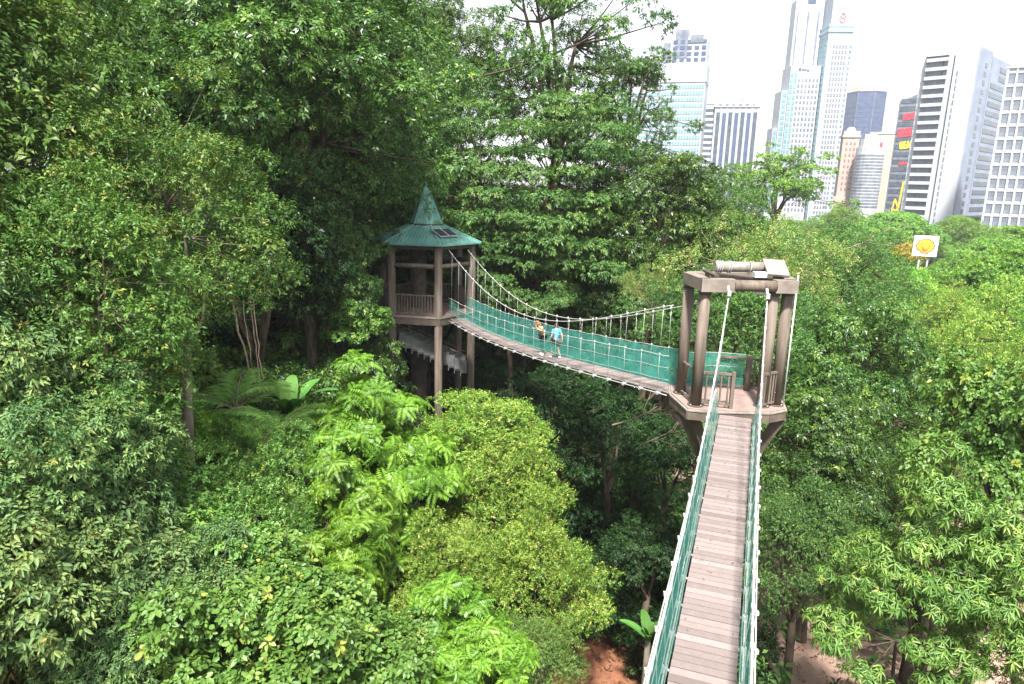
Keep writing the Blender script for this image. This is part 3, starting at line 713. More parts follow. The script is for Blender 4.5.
    # stepped front volume
    bx(r, 'front_block', 'conc_w', -20, -1.6, 5, 24, 0, H-20); bx(r, 'front_step', 'conc_w', -24, -20.2, 6, 22, 0, H-35); bx(r, 'low_step', 'conc_w', -27, -24.2, 7, 20, 0, H-58)
    grid(r, 'F', 4.9, -15.5, -2, 6, 10, H-27, 25, 1.3, 1.9, 'glass_grey')
    grid(r, 'F', 4.9, -20, -15.6, 2, 40, H-24, 17, 1.7, 2.5, 'glass_teal')
    grid(r, 'F', 5.9, -24, -20.2, 1, 10, H-36, 22, 2.6, 2.4, 'glass_teal'); grid(r, 'F', 6.9, -27, -24.2, 1, 10, H-59, 17, 2, 2.4, 'glass_teal')
    bx(r, 'atrium', 'glass_blue', -12.5, -8.5, 4.4, 5.2, 20, 52); bx(r, 'atrium_rib', 'conc_b', -10.7, -10.3, 4.2, 4.6, 20, 52)
    b = MB()
    for k, (u, ww, hh) in enumerate(((-14.5, 1.5, 1.7), (-12.6, 1.2, 1.1), (-11, 1.4, 1.0), (-9.4, 1.2, 1.1))): b.box((u, 4.9, H-22.3-k*.2), (ww, .3, hh))
    b.build('sign_letter', M['navy'], r)
    # dark blue octagonal tower
    r, H, ca = bld('office_tower', 'dark blue eight sided tower with a beige cap', 867, 92, 600, 0)
    oc = lambda R, off=22.5: [(R*math.cos(rad(off+45*k)), R*math.sin(rad(off+45*k))+15) for k in range(8)]
    b = MB(); b.prism(oc(16), 0, H); b.build('glass_wall', M['glass_blue'], r)
    b = MB(); b.prism(oc(16.2), H, H+1); b.build('parapet', M['navy'], r)
    b = MB(); b.prism(oc(12), H+1, H+6.5); b.build('cap', M['beige'], r)
    for k in range(8):
        x, y = oc(16.15)[k]; b = MB(); b.box((x, y, H/2), (.5, .5, H)); b.build('corner_rib', M['glass_grey'], r)
    for j in range(int((H-24)/4)):
        b = MB(); b.prism(oc(16.12), 20+j*4., 20.5+j*4.); b.build('floor_line', M['navy'], r)
    # pink stone tower with arch
    r, H, ca = bld('stone_tower', 'narrow pink stone tower with a domed cap and an arched base', 853, 131, 470, 8)
    bx(r, 'wall', 'pink', -5.2, 4.6, 0, 12, 0, H); bx(r, 'cornice', 'pink', -5.8, 5.2, -.6, 12.5, H-4, H-2.5)
    b = MB(); b.ball((-.3, 6, H), (3.2, 4, 3)); b.build('dome', M['conc_b'], r)
    grid(r, 'F', -.1, -3.8, 3.2, 3, 24, H-6, 9, .9, 1.5, 'rust'); bx(r, 'base_block', 'pink', -7.6, 6.6, -1.5, 13, 0, 21)
    b = MB(); pts = [(-3, 0), (3, 0), (3, 14)]+[(3*math.cos(a), 14+3*math.sin(a)) for a in [PI*i/8 for i in range(1, 8)]]+[(-3, 14)]
    vs = [(x-.4, -1.7, z) for x, z in pts]+[(x-.4, -1.3, z) for x, z in pts]; n = len(pts)
    b.add(vs, [tuple(range(n)), tuple(range(n, 2*n))[::-1]]+[(i, (i+1) % n, n+(i+1) % n, n+i) for i in range(n)]); b.build('arch', M['rust'], r)
    # silver round banded block
    r, H, ca = bld('office_block', 'silver curved office block ringed by thin window bands', 871, 147, 450, 0)
    cyl = lambda R, n=20: [(R*math.cos(2*PI*k/n), R*math.sin(2*PI*k/n)+9) for k in range(n)]
    b = MB(); b.prism(cyl(8.3), 0, H); b.build('wall', M['silver'], r)
    for j in range(17):
        z = 14+(H-18)*(j+.5)/17; b = MB(); b.prism(cyl(8.45), z-.55, z+.55); b.build('window_band', M['glass_grey'], r)
    b = MB(); b.prism(cyl(7, 14), H, H+5); b.build('roof_drum', M['conc_w'], r); bx(r, 'stair_core', 'conc_g', -4, 3, 4, 12, H+5, H+8); bx(r, 'roof_sign', 'red', 5, 6.2, 3.4, 4, H-1, H+3)
    # beige slab
    r, H, ca = bld('apartment_slab', 'plain beige slab tower between the silver block and the dark sign covered tower', 886, 134, 480, -10)
    bx(r, 'wall', 'beige', -9, 7, 0, 20, 0, H); bx(r, 'parapet', 'conc_w', -9.4, 7.4, -.4, 20.4, H, H+1.4); bx(r, 'pale_fin', 'conc_w', -3, .5, -.3, 0, 0, H-1)
    # dark glass tower with slanted roof and signs
    r, H, ca = bld('sign_tower', 'dark glass tower with a slanted roof hung with red and yellow signs', 913, 97, 380, -14)
    Wd = 11.0
    b = MB(); x0, x1 = -5.5, 6.5; b.add([(x0, 0, 10), (x1, 0, 10), (x1, 0, H+3.2), (x0, 0, H-1.6), (x0, 14, 10), (x1, 14, 10), (x1, 14, H+3.2), (x0, 14, H-1.6)], [(0, 1, 2, 3), (7, 6, 5, 4), (0, 4, 5, 1), (1, 5, 6, 2), (2, 6, 7, 3), (3, 7, 4, 0)]); b.build('glass_wall', M['glass_grey'], r)
    for j in range(16):
        z = 12.5+j*3.85
        if z < H-2: bx(r, 'window_band', 'glass', x0+.2, x1-.2, -.2, 0, z, z+2.3)
    bx(r, 'side_wall', 'conc_w', x1+.02, x1+4.2, -.4, 15, 4, H+4.5); bx(r, 'base', 'conc_w', x0-.4, x1+9, -.8, 15, 0, 10); bx(r, 'edge_fin', 'glass_grey', x0-.5, x0, -.4, 14, 10, H-1.6)
    def glyphs(name, mat, cx, cz, w_, h_, n, seed, tilt=.12):
        rnd = random.Random(seed); b = MB()
        g = empty(name, (cx, -.3, cz)); g.parent = r; g.rotation_euler = (0, -tilt, 0)
        lw = w_/n
        for i in range(n):
            u = -w_/2+lw*(i+.5); b = MB(); k = rnd.choice('EHNAOB'); t = h_*.2; e = lw*.8
            if k in 'EBH': b.box((u-e/2+t/2, 0, 0), (t, .3, h_))
            if k in 'EB':
                for q in (-.4, 0, .4): b.box((u+.0, .01, q*h_), (e, .28, t))
            if k == 'B': b.box((u+e/2-t/2, 0.02, 0), (t, .3, h_*.9))
            if k == 'H': b.box((u+e/2-t/2, 0, 0), (t, .3, h_)); b.box((u, .01, 0), (e, .28, t))
            if k in 'NA': b.bar((u-e/2, 0, -h_/2), (u, 0, h_/2), t, .3, up=(0, 1, 0)); b.bar((u, 0.01, h_/2), (u+e/2, 0.01, -h_/2), t, .3, up=(0, 1, 0))
            if k == 'O':
                for q in (-.4, .4): b.box((u, .01, q*h_), (e, .28, t)); b.box((u+q*e, 0, 0), (t, .3, h_*.8))
            b.build('letter', M[mat], g)
    glyphs('sign', 'red', .8, H-9.5, 8.5, 3.4, 4, 3); glyphs('sign', 'red', .4, H-17.5, 10.4, 4.4, 6, 4); glyphs('sign', 'yellow', .3, H-24, 6.4, 3.8, 4, 6); glyphs('sign', 'red', .0, H-33.5, 4, 1.8, 3, 8)
    # tall yellow figure-like brush sign: abstract strokes
    g = empty('sign', (0, -.35, 0)); g.parent = r
    for a, c_, t in (((1.6, H-43), (.8, H-57), .9), ((.8, H-57), (-1.4, H-52), .7), ((-1.4, H-52), (-2.2, H-60), .6), ((.4, H-56), (1.2, H-65), .8), ((-.8, H-58), (-1.6, H-66), .6), ((-2.6, H-57), (1.2, H-59), .7)):
        b = MB(); b.bar((a[0], 0, a[1]), (c_[0], 0, c_[1]), t, .3, up=(0, 1, 0)); b.build('stroke', M['yellow'], g)
    # white tower with banded bay, blank fin and a side whose blue grey shade is painted in
    r, H, ca = bld('office_tower', 'white tower with a dark banded bay, a blank fin and small side windows', 980, 47, 300, -15)
    r.scale = (.515, 1.9, 1)
    bx(r, 'fin_wall', 'conc_w', -16, 0, 0, 9, 0, H); bx(r, 'side_wall', 'conc_shade', -.01, 1.2, .3, 9.3, 0, H+.2) 
    bx(r, 'groove', 'glass_grey', -17.2, -16, 1.2, 10, 0, H-1); bx(r, 'pier', 'conc_w', -20.3, -17.2, -.3, 12, 0, H-2)
    bx(r, 'bay_wall', 'conc_w', -41, -20.3, 1, 14, 0, H-1.5)
    n = 19; zb0, zb1 = 11, H-3.5
    bay = [(-41.2, 3.2), (-36.2, .2), (-20.35, .2), (-20.35, 12), (-41.2, 12)]
    for j in range(n):
        z = zb0+(zb1-zb0)*(j+.5)/n; b = MB(); off = .0 if j > n-3 else 0
        pl = bay if j < n-2 else [(-41.2, 3.2), (-36.2, .2), (-24.8, .2), (-24.8, 12), (-41.2, 12)]
        b.prism(pl, z-1.15, z+1.15); b.build('window_band', M['glass'], r)
        b = MB(); b.prism([(-42.0, 3.0), (-36.4, -.4), (-20.4, -.4), (-20.4, 12.2), (-42.0, 12.2)], z+1.2, z+2.55); b.build('spandrel', M['conc_w'], r)
    b = MB(); b.prism([(-42.0, 3.0), (-36.4, -.4), (-20.4, -.4), (-20.4, 12.2), (-42.0, 12.2)], zb1+1.6, H-1.2); b.build('bay_parapet', M['conc_w'], r)
    for j in range(24):
        z = 6+(H-14)*(j+.5)/24; bx(r, 'slit_window', 'glass_grey', -13.3, -12.5, -.12, .2, z-.9, z+.9)
    for j in range(21):
        z = 5+(H-9)*(j+.5)/21; bx(r, 'side_window', 'glass', .9, 1.35, 4.6, 6.4, z-.95, z+.95)
    bx(r, 'groove', 'glass_grey', -.5, .6, 9.4, 10.2, 0, H-1); bx(r, 'rear_wing', 'conc_shade', -12, 1.0, 10.3, 27, 0, H-1)
    for j in range(20):
        z = 5+(H-8)*(j+.5)/20; bx(r, 'side_window', 'glass', .8, 1.25, 11.2 if j < 18 else 17, 25, z-1.0, z+1.0)
    bx(r, 'podium', 'conc_w', -50, -8, -6, 10, 0, 6.2); bx(r, 'podium_glass', 'glass', -49.6, -8.4, -6.2, 9, 2.2, 4.3); bx(r, 'podium_roof', 'conc_w', -46, -14, -3, 10, 6.3, 8.2)
    bx(r, 'mast', 'steel', -4, -3.8, 3, 3.2, H, H+4)
    for i in range(5): bx(r, 'balcony_post', 'conc_g', -30+i*2.2, -29.4+i*2.2, -2, -1.4, 8.2, 11)
    # white grid building at right edge
    r, H, ca = bld('office_block', 'white gridded office block with square windows and a red brown roof box', 1012, 68, 260, -4)
    bx(r, 'wall', 'conc_w', -1.2, 30, 0, 20, 0, H); bx(r, 'upper_wall', 'conc_w', 3.0, 30, .5, 20, H, H+5.6); bx(r, 'roof_box', 'rust', 4.2, 24, 3, 16, H+5.6, H+10.5)
    grid(r, 'F', -.06, -.9, 15.6, 6, 4, H-1.5, 14, 1.75, 2.5, 'glass_grey', deep=.15); grid(r, 'F', .42, 3.2, 15.6, 5, H+.6, H+5, 1, 1.6, 2.4, 'glass_grey', deep=.15)
    for i in range(7): bx(r, 'pier', 'conc_w', -.9+i*2.75-.3, -.9+i*2.75+.3, -.55, 0, 0, H-.2)
    for j in range(15): bx(r, 'ledge', 'conc_w', -1.2, 18, -.4, 0, 4+(H-5.5)*j/14-.35, 4+(H-5.5)*j/14+.35)
    bx(r, 'parapet', 'conc_w', -1.5, 30, -.7, 20, H-.15, H+.5)
    # low white buildings glimpsed among the trees
    for (px, py, D, wd, hh, lb) in ((868, 400, 62, 9, 4.5, 'low white walled building glimpsed through the trees right of the bridge tower'), ):
        p = at_r(px, py, D); r = empty('low_building', (p.x, p.y, gz(p.x, p.y)-.3), 0, lb, 'building')
        bx(r, 'wall', 'conc_w', -wd/2, wd/2, 0, 6, 0, hh); bx(r, 'roof', 'rust', -wd/2-.4, wd/2+.4, -.5, 6.5, hh, hh+.3)
        for i in range(4): bx(r, 'window', 'glass', -wd/2+1+i*2, -wd/2+2+i*2, -.08, .1, 1.2, 2.6)
city()
def sign():
    p = at_r(925.5, 246, 150); gzz = gz(p.x, p.y); a = math.atan2(p.x, p.y)
    r = empty('petrol_sign', (p.x, p.y, gzz), -a, 'square white sign with a yellow and red scallop shell on a tall post', 'sign')
    z = p.z-gzz; S = 2.3
    b = MB(); b.box((0, 0, z), (2*S, .5, 2*S*.95)); b.build('board', M['sign_w'], r)
    b = MB(); b.box((-.8, .4, (z-S)/2), (.35, .35, z-S+1)); b.box((.8, .4, (z-S)/2), (.35, .35, z-S+1)); b.build('post', M['steel'], r)
    def shell(s, y, mat, name):
        pts = []
        for i in range(0, 41):
            a = rad(-28+236*i/40); rr = 1+.035*math.cos(i*PI*2/5.7)
            pts.append((1.55*s*rr*math.cos(a), 1.4*s*rr*math.sin(a)))
        pts += [(-.75*s, -1.05*s), (-.6*s, -1.4*s), (.6*s, -1.4*s), (.75*s, -1.05*s)]
        n = len(pts); b = MB(); vs = [(x, y, z+q) for x, q in pts]+[(x, -.2, z+q) for x, q in pts]
        b.add(vs, [tuple(range(n)), tuple(range(n, 2*n))[::-1]]+[(i, (i+1) % n, n+(i+1) % n, n+i) for i in range(n)]); return b.build(name, M[mat], r)
    shell(1.12, -.30, 'red', 'shell_rim'); sh = shell(.98, -.36, 'yellow', 'shell')
    for k in range(7):
        a = rad(25+130*k/6); b = MB(); b.bar((.25*math.cos(a), -.38, z-1.1), (1.3*math.cos(a), -.38, z+1.15*math.sin(a)-.05), .07, .07, up=(0, 1, 0)); b.build('rib', M['red'], sh)
sign()
# road with a few parked cars by the sign
def road_cars():
    p = at_r(893, 262, 165); 
    b = MB(); a = Vector((p.x-30, p.y-14, 0)); c = Vector((p.x+40, p.y+30, 0)); d = (c-a).normalized(); n = Vector((-d.y, d.x, 0)); vs = []; fs = []
    for i in range(31):
        q = a.lerp(c, i/30)
        for s_ in (-6, 6): v = q+n*s_; vs.append((v.x, v.y, gz(v.x, v.y)+.5))
    for i in range(30): fs.append((2*i, 2*i+2, 2*i+3, 2*i+1))
    b.add(vs, fs); tag(b.build('road', M['road']), kind='structure')
    def car(x, y, rz, mat, label):
        r = empty('parked_car', (x, y, gz(x, y)+.52), rz, label, 'car', 'cars parked on the road by the scallop sign')
        b = MB(); pr = [(-2.1, .3), (2.1, .3), (2.15, .75), (1.2, .9), (.6, 1.4), (-1.2, 1.42), (-1.9, .95), (-2.15, .8)]
        k = len(pr); b.add([(x_, -.85, z) for x_, z in pr]+[(x_, .85, z) for x_, z in pr], [tuple(range(k)), tuple(range(k, 2*k))[::-1]]+[(i, (i+1) % k, k+(i+1) % k, k+i) for i in range(k)]); b.build('body', mat, r)
        b = MB(); b.box((-.3, 0, 1.15), (1.5, 1.74, .35)); b.build('window', M['glass'], r)
        for sx in (-1.3, 1.3):
            for sy in (-.8, .8):
                b = MB(); b.tube([(sx, sy-.1, .32), (sx, sy+.1, .32)], .32, 12); b.build('wheel', M['tyre'], r)
    rz = math.atan2(d.y, d.x)
    for i in range(7):
        q = a.lerp(c, .22+i*.075)+n*(-2 if i % 2 else 2.2)
        car(q.x, q.y, rz, (M['car_w'], M['car_g'])[i % 2], 'small white car parked on the road near the scallop sign' if i % 2 == 0 else 'small grey car parked on the road near the scallop sign')
road_cars()
def haze():
    b = MB(); b.box((100, 380, 55), (1000, 900, 2)); me = bpy.data.meshes.new('haze')
    b = MB(); b.box((150, 380, (H0-27.5+175)/2), (1100, 900, 175-(H0-27.5)))
    o = b.build('haze', None); m = bpy.data.materials.new('haze'); m.use_nodes = True; t = m.node_tree; t.nodes.clear()
    out = t.nodes.new('ShaderNodeOutputMaterial'); v = t.nodes.new('ShaderNodeVolumePrincipled'); v.inputs['Density'].default_value = HAZE
    v.inputs['Color'].default_value = (.93, .96, 1, 1); v.inputs['Anisotropy'].default_value = .2
    t.links.new(v.outputs[0], out.inputs['Volume']); o.data.materials.append(m); tag(o, kind='stuff')
HAZE = .0003
haze()
# ------------------------------------------------------------------ foliage engine
def quad(n6):
    """unit leaf along +X, normal +Z; returns verts, faces, tipness"""
    if n6:
        v = np.array([(0, 0, 0), (.28, .42, .05), (.68, .40, .03), (1, 0, -.04), (.68, -.40, .03), (.28, -.42, .05)], float)
        f = [(0, 1, 2, 3), (0, 3, 4, 5)]
    else:
        v = np.array([(0, 0, 0), (.45, .5, .07), (1, 0, 0), (.45, -.5, .07)], float); f = [(0, 1, 2, 3)]
    return v, np.array(f)
def rot_to(axis, spin):
    """rotation matrices taking +Z to axis with a spin about it ; axis (K,3)"""
    a = axis/np.linalg.norm(axis, axis=1, keepdims=True); ref = np.where(np.abs(a[:, 2:3]) < .9, np.array([[0, 0, 1.]]), np.array([[1., 0, 0]]))
    x = np.cross(ref, a); x /= np.linalg.norm(x, axis=1, keepdims=True); y = np.cross(a, x)
    c, s = np.cos(spin)[:, None], np.sin(spin)[:, None]
    X = x*c+y*s; Y = -x*s+y*c
    return np.stack([X, Y, a], axis=2)
def sprig(rng, kind, L, W, n, n6, tw):
    """template: list of leaves; returns V (n,nv,3), T (n,nv)"""
    lv, lf = quad(n6); out = []
    def leaf(p, d, up, l, w_):
        d = d/np.linalg.norm(d); y = np.cross(up, d); y /= max(1e-6, np.linalg.norm(y)); z = np.cross(d, y)
        return p+lv[:, :1]*l*d+lv[:, 1:2]*w_*y+lv[:, 2:3]*l*z
    if kind == 'whorl':
        for i in range(n):
            a = 2.4*i+rng.uniform(-.3, .3); el = rng.uniform(.0, .75)+(.5 if i > n*.7 else 0)
            d = np.array([math.cos(a)*math.cos(el), math.sin(a)*math.cos(el), math.sin(el)])
            l = L*rng.uniform(.75, 1.15); out.append(leaf(np.array([0, 0, tw*(i/n)])+d*.02, d, np.array([0, 0, 1.])+rng.normal(0, .25, 3), l, W*l/L))
    elif kind == 'twig':      # alternate leaves on a twig that leaves along +Z
        bend = rng.normal(0, .25, 2)
        for i in range(n):
            t = i/n; p = np.array([bend[0]*t*t*tw, bend[1]*t*t*tw, t*tw]); a = PI*(i % 2)+rng.uniform(-.7, .7)
            d = np.array([math.cos(a)*.85, math.sin(a)*.85, .55+rng.normal(0, .2)]); l = L*rng.uniform(.7, 1.15)
            out.append(leaf(p, d, np.array([0, .2, 1.])+rng.normal(0, .45, 3), l, W*l/L))
    elif kind == 'pinnate':   # rosette of arching fronds, n fronds with leaflet pairs
        for k in range(n):
            a = 2*PI*k/n+rng.uniform(-.3, .3); el = rng.uniform(.1, .9); hl = tw*rng.uniform(.75, 1.1)
            h = np.array([math.cos(a), math.sin(a), 0]); sd = np.array([-math.sin(a), math.cos(a), 0]); m = 9
            for i in range(m):
                t = (i+1.2)/m; p = h*hl*t*math.cos(el*(1-t*.4))+np.array([0, 0, hl*(math.sin(el)*t-.55*t*t)])
                for s_ in (-1, 1):
                    l = L*(1-.55*abs(t-.45))*rng.uniform(.9, 1.1); d = sd*s_+h*.45+np.array([0, 0, -.28])
                    out.append(leaf(p, d, np.array([0, 0, 1.])+rng.normal(0, .15, 3), l, W))
    elif kind == 'hang':      # drooping narrow leaves
        for i in range(n):
            a = 2*PI*i/n*1.0+rng.uniform(-.4, .4); el = rng.uniform(-.9, .15)
            d = np.array([math.cos(a)*math.cos(el), math.sin(a)*math.cos(el), math.sin(el)]); l = L*rng.uniform(.75, 1.1)
            out.append(leaf(np.array([0, 0, tw*rng.uniform(-.4, .4)]), d, np.array([0, 0, 1.])+rng.normal(0, .15, 3), l, W))
    Vv = np.array(out); T = np.broadcast_to(lv[:, 0], Vv.shape[:2]).copy()
    return Vv, T, lf
def leafmesh(name, mat, rng, pos, axis, scale, kind, L, W, n, n6, tw, droop, young, srand=None, nvar=5):
    K = len(pos); var = rng.integers(0, nvar, K); Vs = []; Fs = []; Vals = []; off = 0
    R_ = rot_to(axis, rng.uniform(0, 2*PI, K)); sr = rng.uniform(0, 1, K) if srand is None else srand
    yg = rng.uniform(0, 1, K) < young
    for v in range(nvar):
        ix = np.nonzero(var == v)[0]
        if not len(ix): continue
        T, tip, lf = sprig(rng, kind, L, W, n, n6, tw); nl, nv = T.shape[:2]; fl = T.reshape(-1, 3)
        P = np.einsum('kij,vj->kvi', R_[ix], fl)*scale[ix][:, None, None]+pos[ix][:, None, :]
        P = P.reshape(len(ix), nl, nv, 3); P[..., 2] -= droop*L*(tip**2)[None]*scale[ix][:, None, None]
        P = P.reshape(-1, 3); Vs.append(P)
        nq = len(ix)*nl; base = (np.arange(nq)*nv)[:, None, None]+lf[None]; Fs.append(base.reshape(-1, 4)+off); off += len(P)
        val = .5+(sr[ix]-.5)[:, None]*.55+rng.normal(0, .13, (len(ix), nl)); val = np.clip(val, 0, .82)
        val = np.where(yg[ix][:, None], np.clip(.93+rng.normal(0, .04, (len(ix), nl)), .84, 1), val)
        Vals.append(np.repeat(val.reshape(-1), len(lf)))
    Vt = np.concatenate(Vs).astype(np.float32); Ft = np.concatenate(Fs).astype(np.int32); va = np.concatenate(Vals).astype(np.float32)
    me = bpy.data.meshes.new(name); me.vertices.add(len(Vt)); me.vertices.foreach_set('co', Vt.ravel())
    me.loops.add(Ft.size); me.loops.foreach_set('vertex_index', Ft.ravel()); me.polygons.add(len(Ft))
    me.polygons.foreach_set('loop_start', np.arange(0, Ft.size, 4, dtype=np.int32)); me.update(calc_edges=True)
    at = me.attributes.new('v', 'FLOAT', 'FACE'); at.data.foreach_set('value', va); me.materials.append(mat)
    global NLEAF; NLEAF += len(Ft); return me
NLEAF = 0
SEP = .8
def crown_proto(seed, name, mat, R, nblob, rb, spc, kind, L, W, n, tw, flat=.65, n6=False, droop=.15, young=.06, hollow=.62, shape='ell', upb=.35, top_bias=.3, bark='bark', cover=(-.45), layered=False, br=.05):
    """returns (crown mesh, branch mesh); centred on the crown's middle"""
    rng = np.random.default_rng(seed); R = np.array(R, float); cs = []
    tries = 0
    while len(cs) < nblob and tries < nblob*60:
        tries += 1; d = rng.normal(0, 1, 3); d /= np.linalg.norm(d)
        if d[2] < cover+rng.uniform(-.15, .15): continue
        if rng.uniform() > 1-top_bias*(1-d[2])*.5: continue
        q = rng.uniform(hollow, 1)*(1+.18*math.sin(3*math.atan2(d[1], d[0])+seed)+.12*math.sin(5*d[2]+seed*2+2*d[0]))
        if rng.uniform() < .2: q *= rng.uniform(1.0, 1.28)
        p = d*R*q
        if shape == 'cone': k = (1-.62*max(0, p[2])/R[2]); p[0] *= k; p[1] *= k
        if shape == 'umb': p[2] = R[2]*(1-.9*(p[0]**2+p[1]**2)/(R[0]**2))*rng.uniform(.75, 1.05)
        if layered: p[2] = round(p[2]/(rb*.95))*(rb*.95)+rng.normal(0, rb*.1)
        if any(np.linalg.norm((p-c)/np.array([1, 1, .8])) < rb*SEP for c in cs): continue
        cs.append(p)
    cs = np.array(cs); P = []; A = []; S = []; SR = []
    for c in cs:
        b_ = rb*rng.uniform(.65, 1.3); m = max(6, int(2*PI*b_*b_*(.55+.45*flat)*1.5/(spc*spc)))
        d = rng.normal(0, 1, (m, 3)); d /= np.linalg.norm(d, axis=1, keepdims=True)
        out = c/R; out = out/max(1e-6, np.linalg.norm(out)); bias = out*.35+np.array([0, 0, upb])
        d = d+bias; d /= np.linalg.norm(d, axis=1, keepdims=True)
        wob = 1+.3*np.sin(d[:, 0]*5+c[0]*3)*np.sin(d[:, 1]*5+c[1]*3)
        rr = rng.uniform(.62, 1.08, m)**.6*wob
        P.append(c+d*np.array([b_, b_, b_*flat])*rr[:, None]); ax = d+np.array([0, 0, .45])+rng.normal(0, .28, (m, 3)); A.append(ax)
        S.append(rng.uniform(.6, 1.3, m)); SR.append(np.clip(rng.uniform(.15, .85)+rng.normal(0, .22, m), 0, 1))
    P = np.concatenate(P); A = np.concatenate(A); S = np.concatenate(S); SR = np.concatenate(SR)
    me = leafmesh(name, mat, rng, P, A, S, kind, L, W, n, n6, tw, droop, young, SR)
    # branches: a few limbs, each feeding several clumps
    b = MB(); base = Vector((0, 0, -R[2]*.95)); rnd = random.Random(seed)
    nl = max(4, min(9, nblob//8)); limbs = []
    order = list(range(len(cs))); rnd.shuffle(order)
    for i in order[:nl]:
        e = Vector(cs[i])*.6; md = base.lerp(e, .5)+Vector((rnd.uniform(-.1, .1)*R[0], rnd.uniform(-.1, .1)*R[1], -abs(e.x)*.05-.0)); pts = [base, base.lerp(md, .6), md, md.lerp(e, .6)+Vector((0, 0, .05*R[2])), e]
        b.tube(pts, [br*1.6, br*1.3, br, br*.8, br*.55], 6, False); limbs.append(pts)
    for i, c in enumerate(cs):
        c = Vector(c); best = min(limbs, key=lambda l: min((c-q).length for q in l[2:])); q = min(best[2:], key=lambda q: (c-q).length)
        md = q.lerp(c, .5)+Vector((rnd.uniform(-.08, .08), rnd.uniform(-.08, .08), -.06))*R[0]*.3; b.tube([q, md, c], [br*.5, br*.32, br*.14], 4, False)
    bm = b.mesh('branches', M[bark]); return me, bm, R
trees = []
def tree(name, proto, px, py, r, label, group=None, sc_=1.0, rz=0, szz=1.0, trunk=.16, h=None, bark='bark', pos=None, cat='tree', lean=None):
    me, bm, R = proto; p = pos if pos is not None else at_r(px, py, r); g = gz(p.x, p.y)
    rnd = random.Random(int(p.x*100+p.y*37)); root = empty(name, (p.x, p.y, g), 0, label, cat, group)
    z = p.z-g
    cr = link('crown', me, root); cr.location = (0, 0, z); cr.rotation_euler = (0, 0, rz); cr.scale = (sc_, sc_, sc_*szz)
    br_ = link('branches', bm, root); br_.location = (0, 0, z); br_.rotation_euler = (0, 0, rz); br_.scale = (sc_, sc_, sc_*szz)
    top = z-R[2]*sc_*szz*.93
    if top > .3:
        lx, ly = rnd.uniform(-.06, .06)*top, rnd.uniform(-.06, .06)*top
        b = MB(); b.tube([(lx*.4, ly*.4, -.4), (lx*.45, ly*.45, .3), (lx, ly, top*.45), (lx*.5, ly*.5, top*.8), (0, 0, top+.25)], [trunk*1.5, trunk*1.15, trunk, trunk*.9, trunk*.75], 10); b.build('trunk', M[bark], root)
    trees.append(root); return root

# ------------------------------------------------------------------ leaf materials
LM = {}
LM['olive'] = leafmat('olive_leaf', (.028, .08, .014), (.065, .15, .024), (.13, .23, .045), (.27, .27, .06), rough=.5, spec=.35)
LM['grey'] = leafmat('greygreen_leaf', (0.037, 0.084, 0.028), (0.083, 0.161, 0.049), (0.165, 0.255, 0.076), (0.329, 0.248, 0.054), rough=.48, spec=.35)
LM['dark'] = leafmat('dark_leaf', (0.022, 0.062, 0.014), (0.051, 0.113, 0.024), (0.101, 0.194, 0.036), (0.220, 0.308, 0.048), rough=.4, trans=.22)
LM['mid'] = leafmat('mid_leaf', (.026, .085, .022), (.065, .155, .036), (.125, .225, .055), (.2, .30, .07), rough=.52, spec=.35)
LM['bright'] = leafmat('bright_leaf', (.055, .14, .012), (.115, .25, .02), (.19, .345, .035), (.28, .38, .04), rough=.5, trans=.28)
LM['yellow'] = leafmat('yellowgreen_leaf', (.06, .14, .016), (.14, .26, .03), (.25, .37, .06), (.42, .44, .10), rough=.5, trans=.28)
LM['lime'] = leafmat('lime_leaf', (0.049, 0.119, 0.022), (0.091, 0.194, 0.034), (0.146, 0.259, 0.048), (0.293, 0.324, 0.056), rough=.5)
LM['red'] = leafmat('red_tinged_leaf', (.05, .12, .018), (.10, .19, .03), (.18, .28, .05), (.42, .31, .16), young_at=.85, rough=.5)
LM['far'] = leafmat('far_leaf', (0.060, 0.151, 0.020), (0.111, 0.257, 0.029), (0.179, 0.333, 0.038), (0.290, 0.378, 0.045), rough=.5)
LM['lance'] = leafmat('lance_leaf', (.045, .12, .018), (.10, .20, .032), (.18, .29, .055), (.28, .34, .08), rough=.45)
LM['palm'] = leafmat('palm_leaf', (.06, .16, .03), (.11, .25, .045), (.17, .32, .06), (.26, .36, .08), rough=.65, spec=.25)
LM['shade'] = leafmat('shade_darkened_leaf', (.007, .022, .006), (.014, .042, .010), (.03, .075, .018), (.06, .11, .025), trans=.12, rough=.5, spec=.25)  # near-black leaves: shade of the understorey put into the colour
LM['yflower'] = leafmat('yellow_flower', (0.115, 0.161, 0.011), (0.402, 0.345, 0.011), (0.600, 0.483, 0.011), (0.600, 0.517, 0.023), rough=.6)

PR = {}
C = crown_proto
PR['olive_tall'] = C(1, 'crown', LM['olive'], (3.0, 3.0, 5.6), 150, .8, .235, 'twig', .125, .052, 8, .30, flat=.9, n6=False, droop=.3, young=.05, br=.06)
PR['olive_round'] = C(2, 'crown', LM['olive'], (2.7, 2.6, 3.4), 95, .62, .19, 'twig', .105, .045, 8, .25, flat=.7, droop=.25, young=.06, br=.05, bark='bark_pale')
PR['grey_big'] = C(3, 'crown', LM['grey'], (2.9, 2.8, 3.2), 110, .66, .205, 'whorl', .14, .062, 8, .16, flat=.8, n6=True, droop=.45, young=.012, br=.05)
PR['dark_far'] = C(4, 'crown', LM['dark'], (5.2, 5.0, 6.0), 110, 1.35, .36, 'whorl', .19, .085, 8, .2, flat=.6, droop=.35, young=.04, br=.12)
PR['dark_far_b'] = C(14, 'crown', LM['mid'], (5.0, 5.4, 5.4), 90, 1.4, .36, 'twig', .165, .07, 9, .45, flat=.55, droop=.3, young=.05, br=.12)
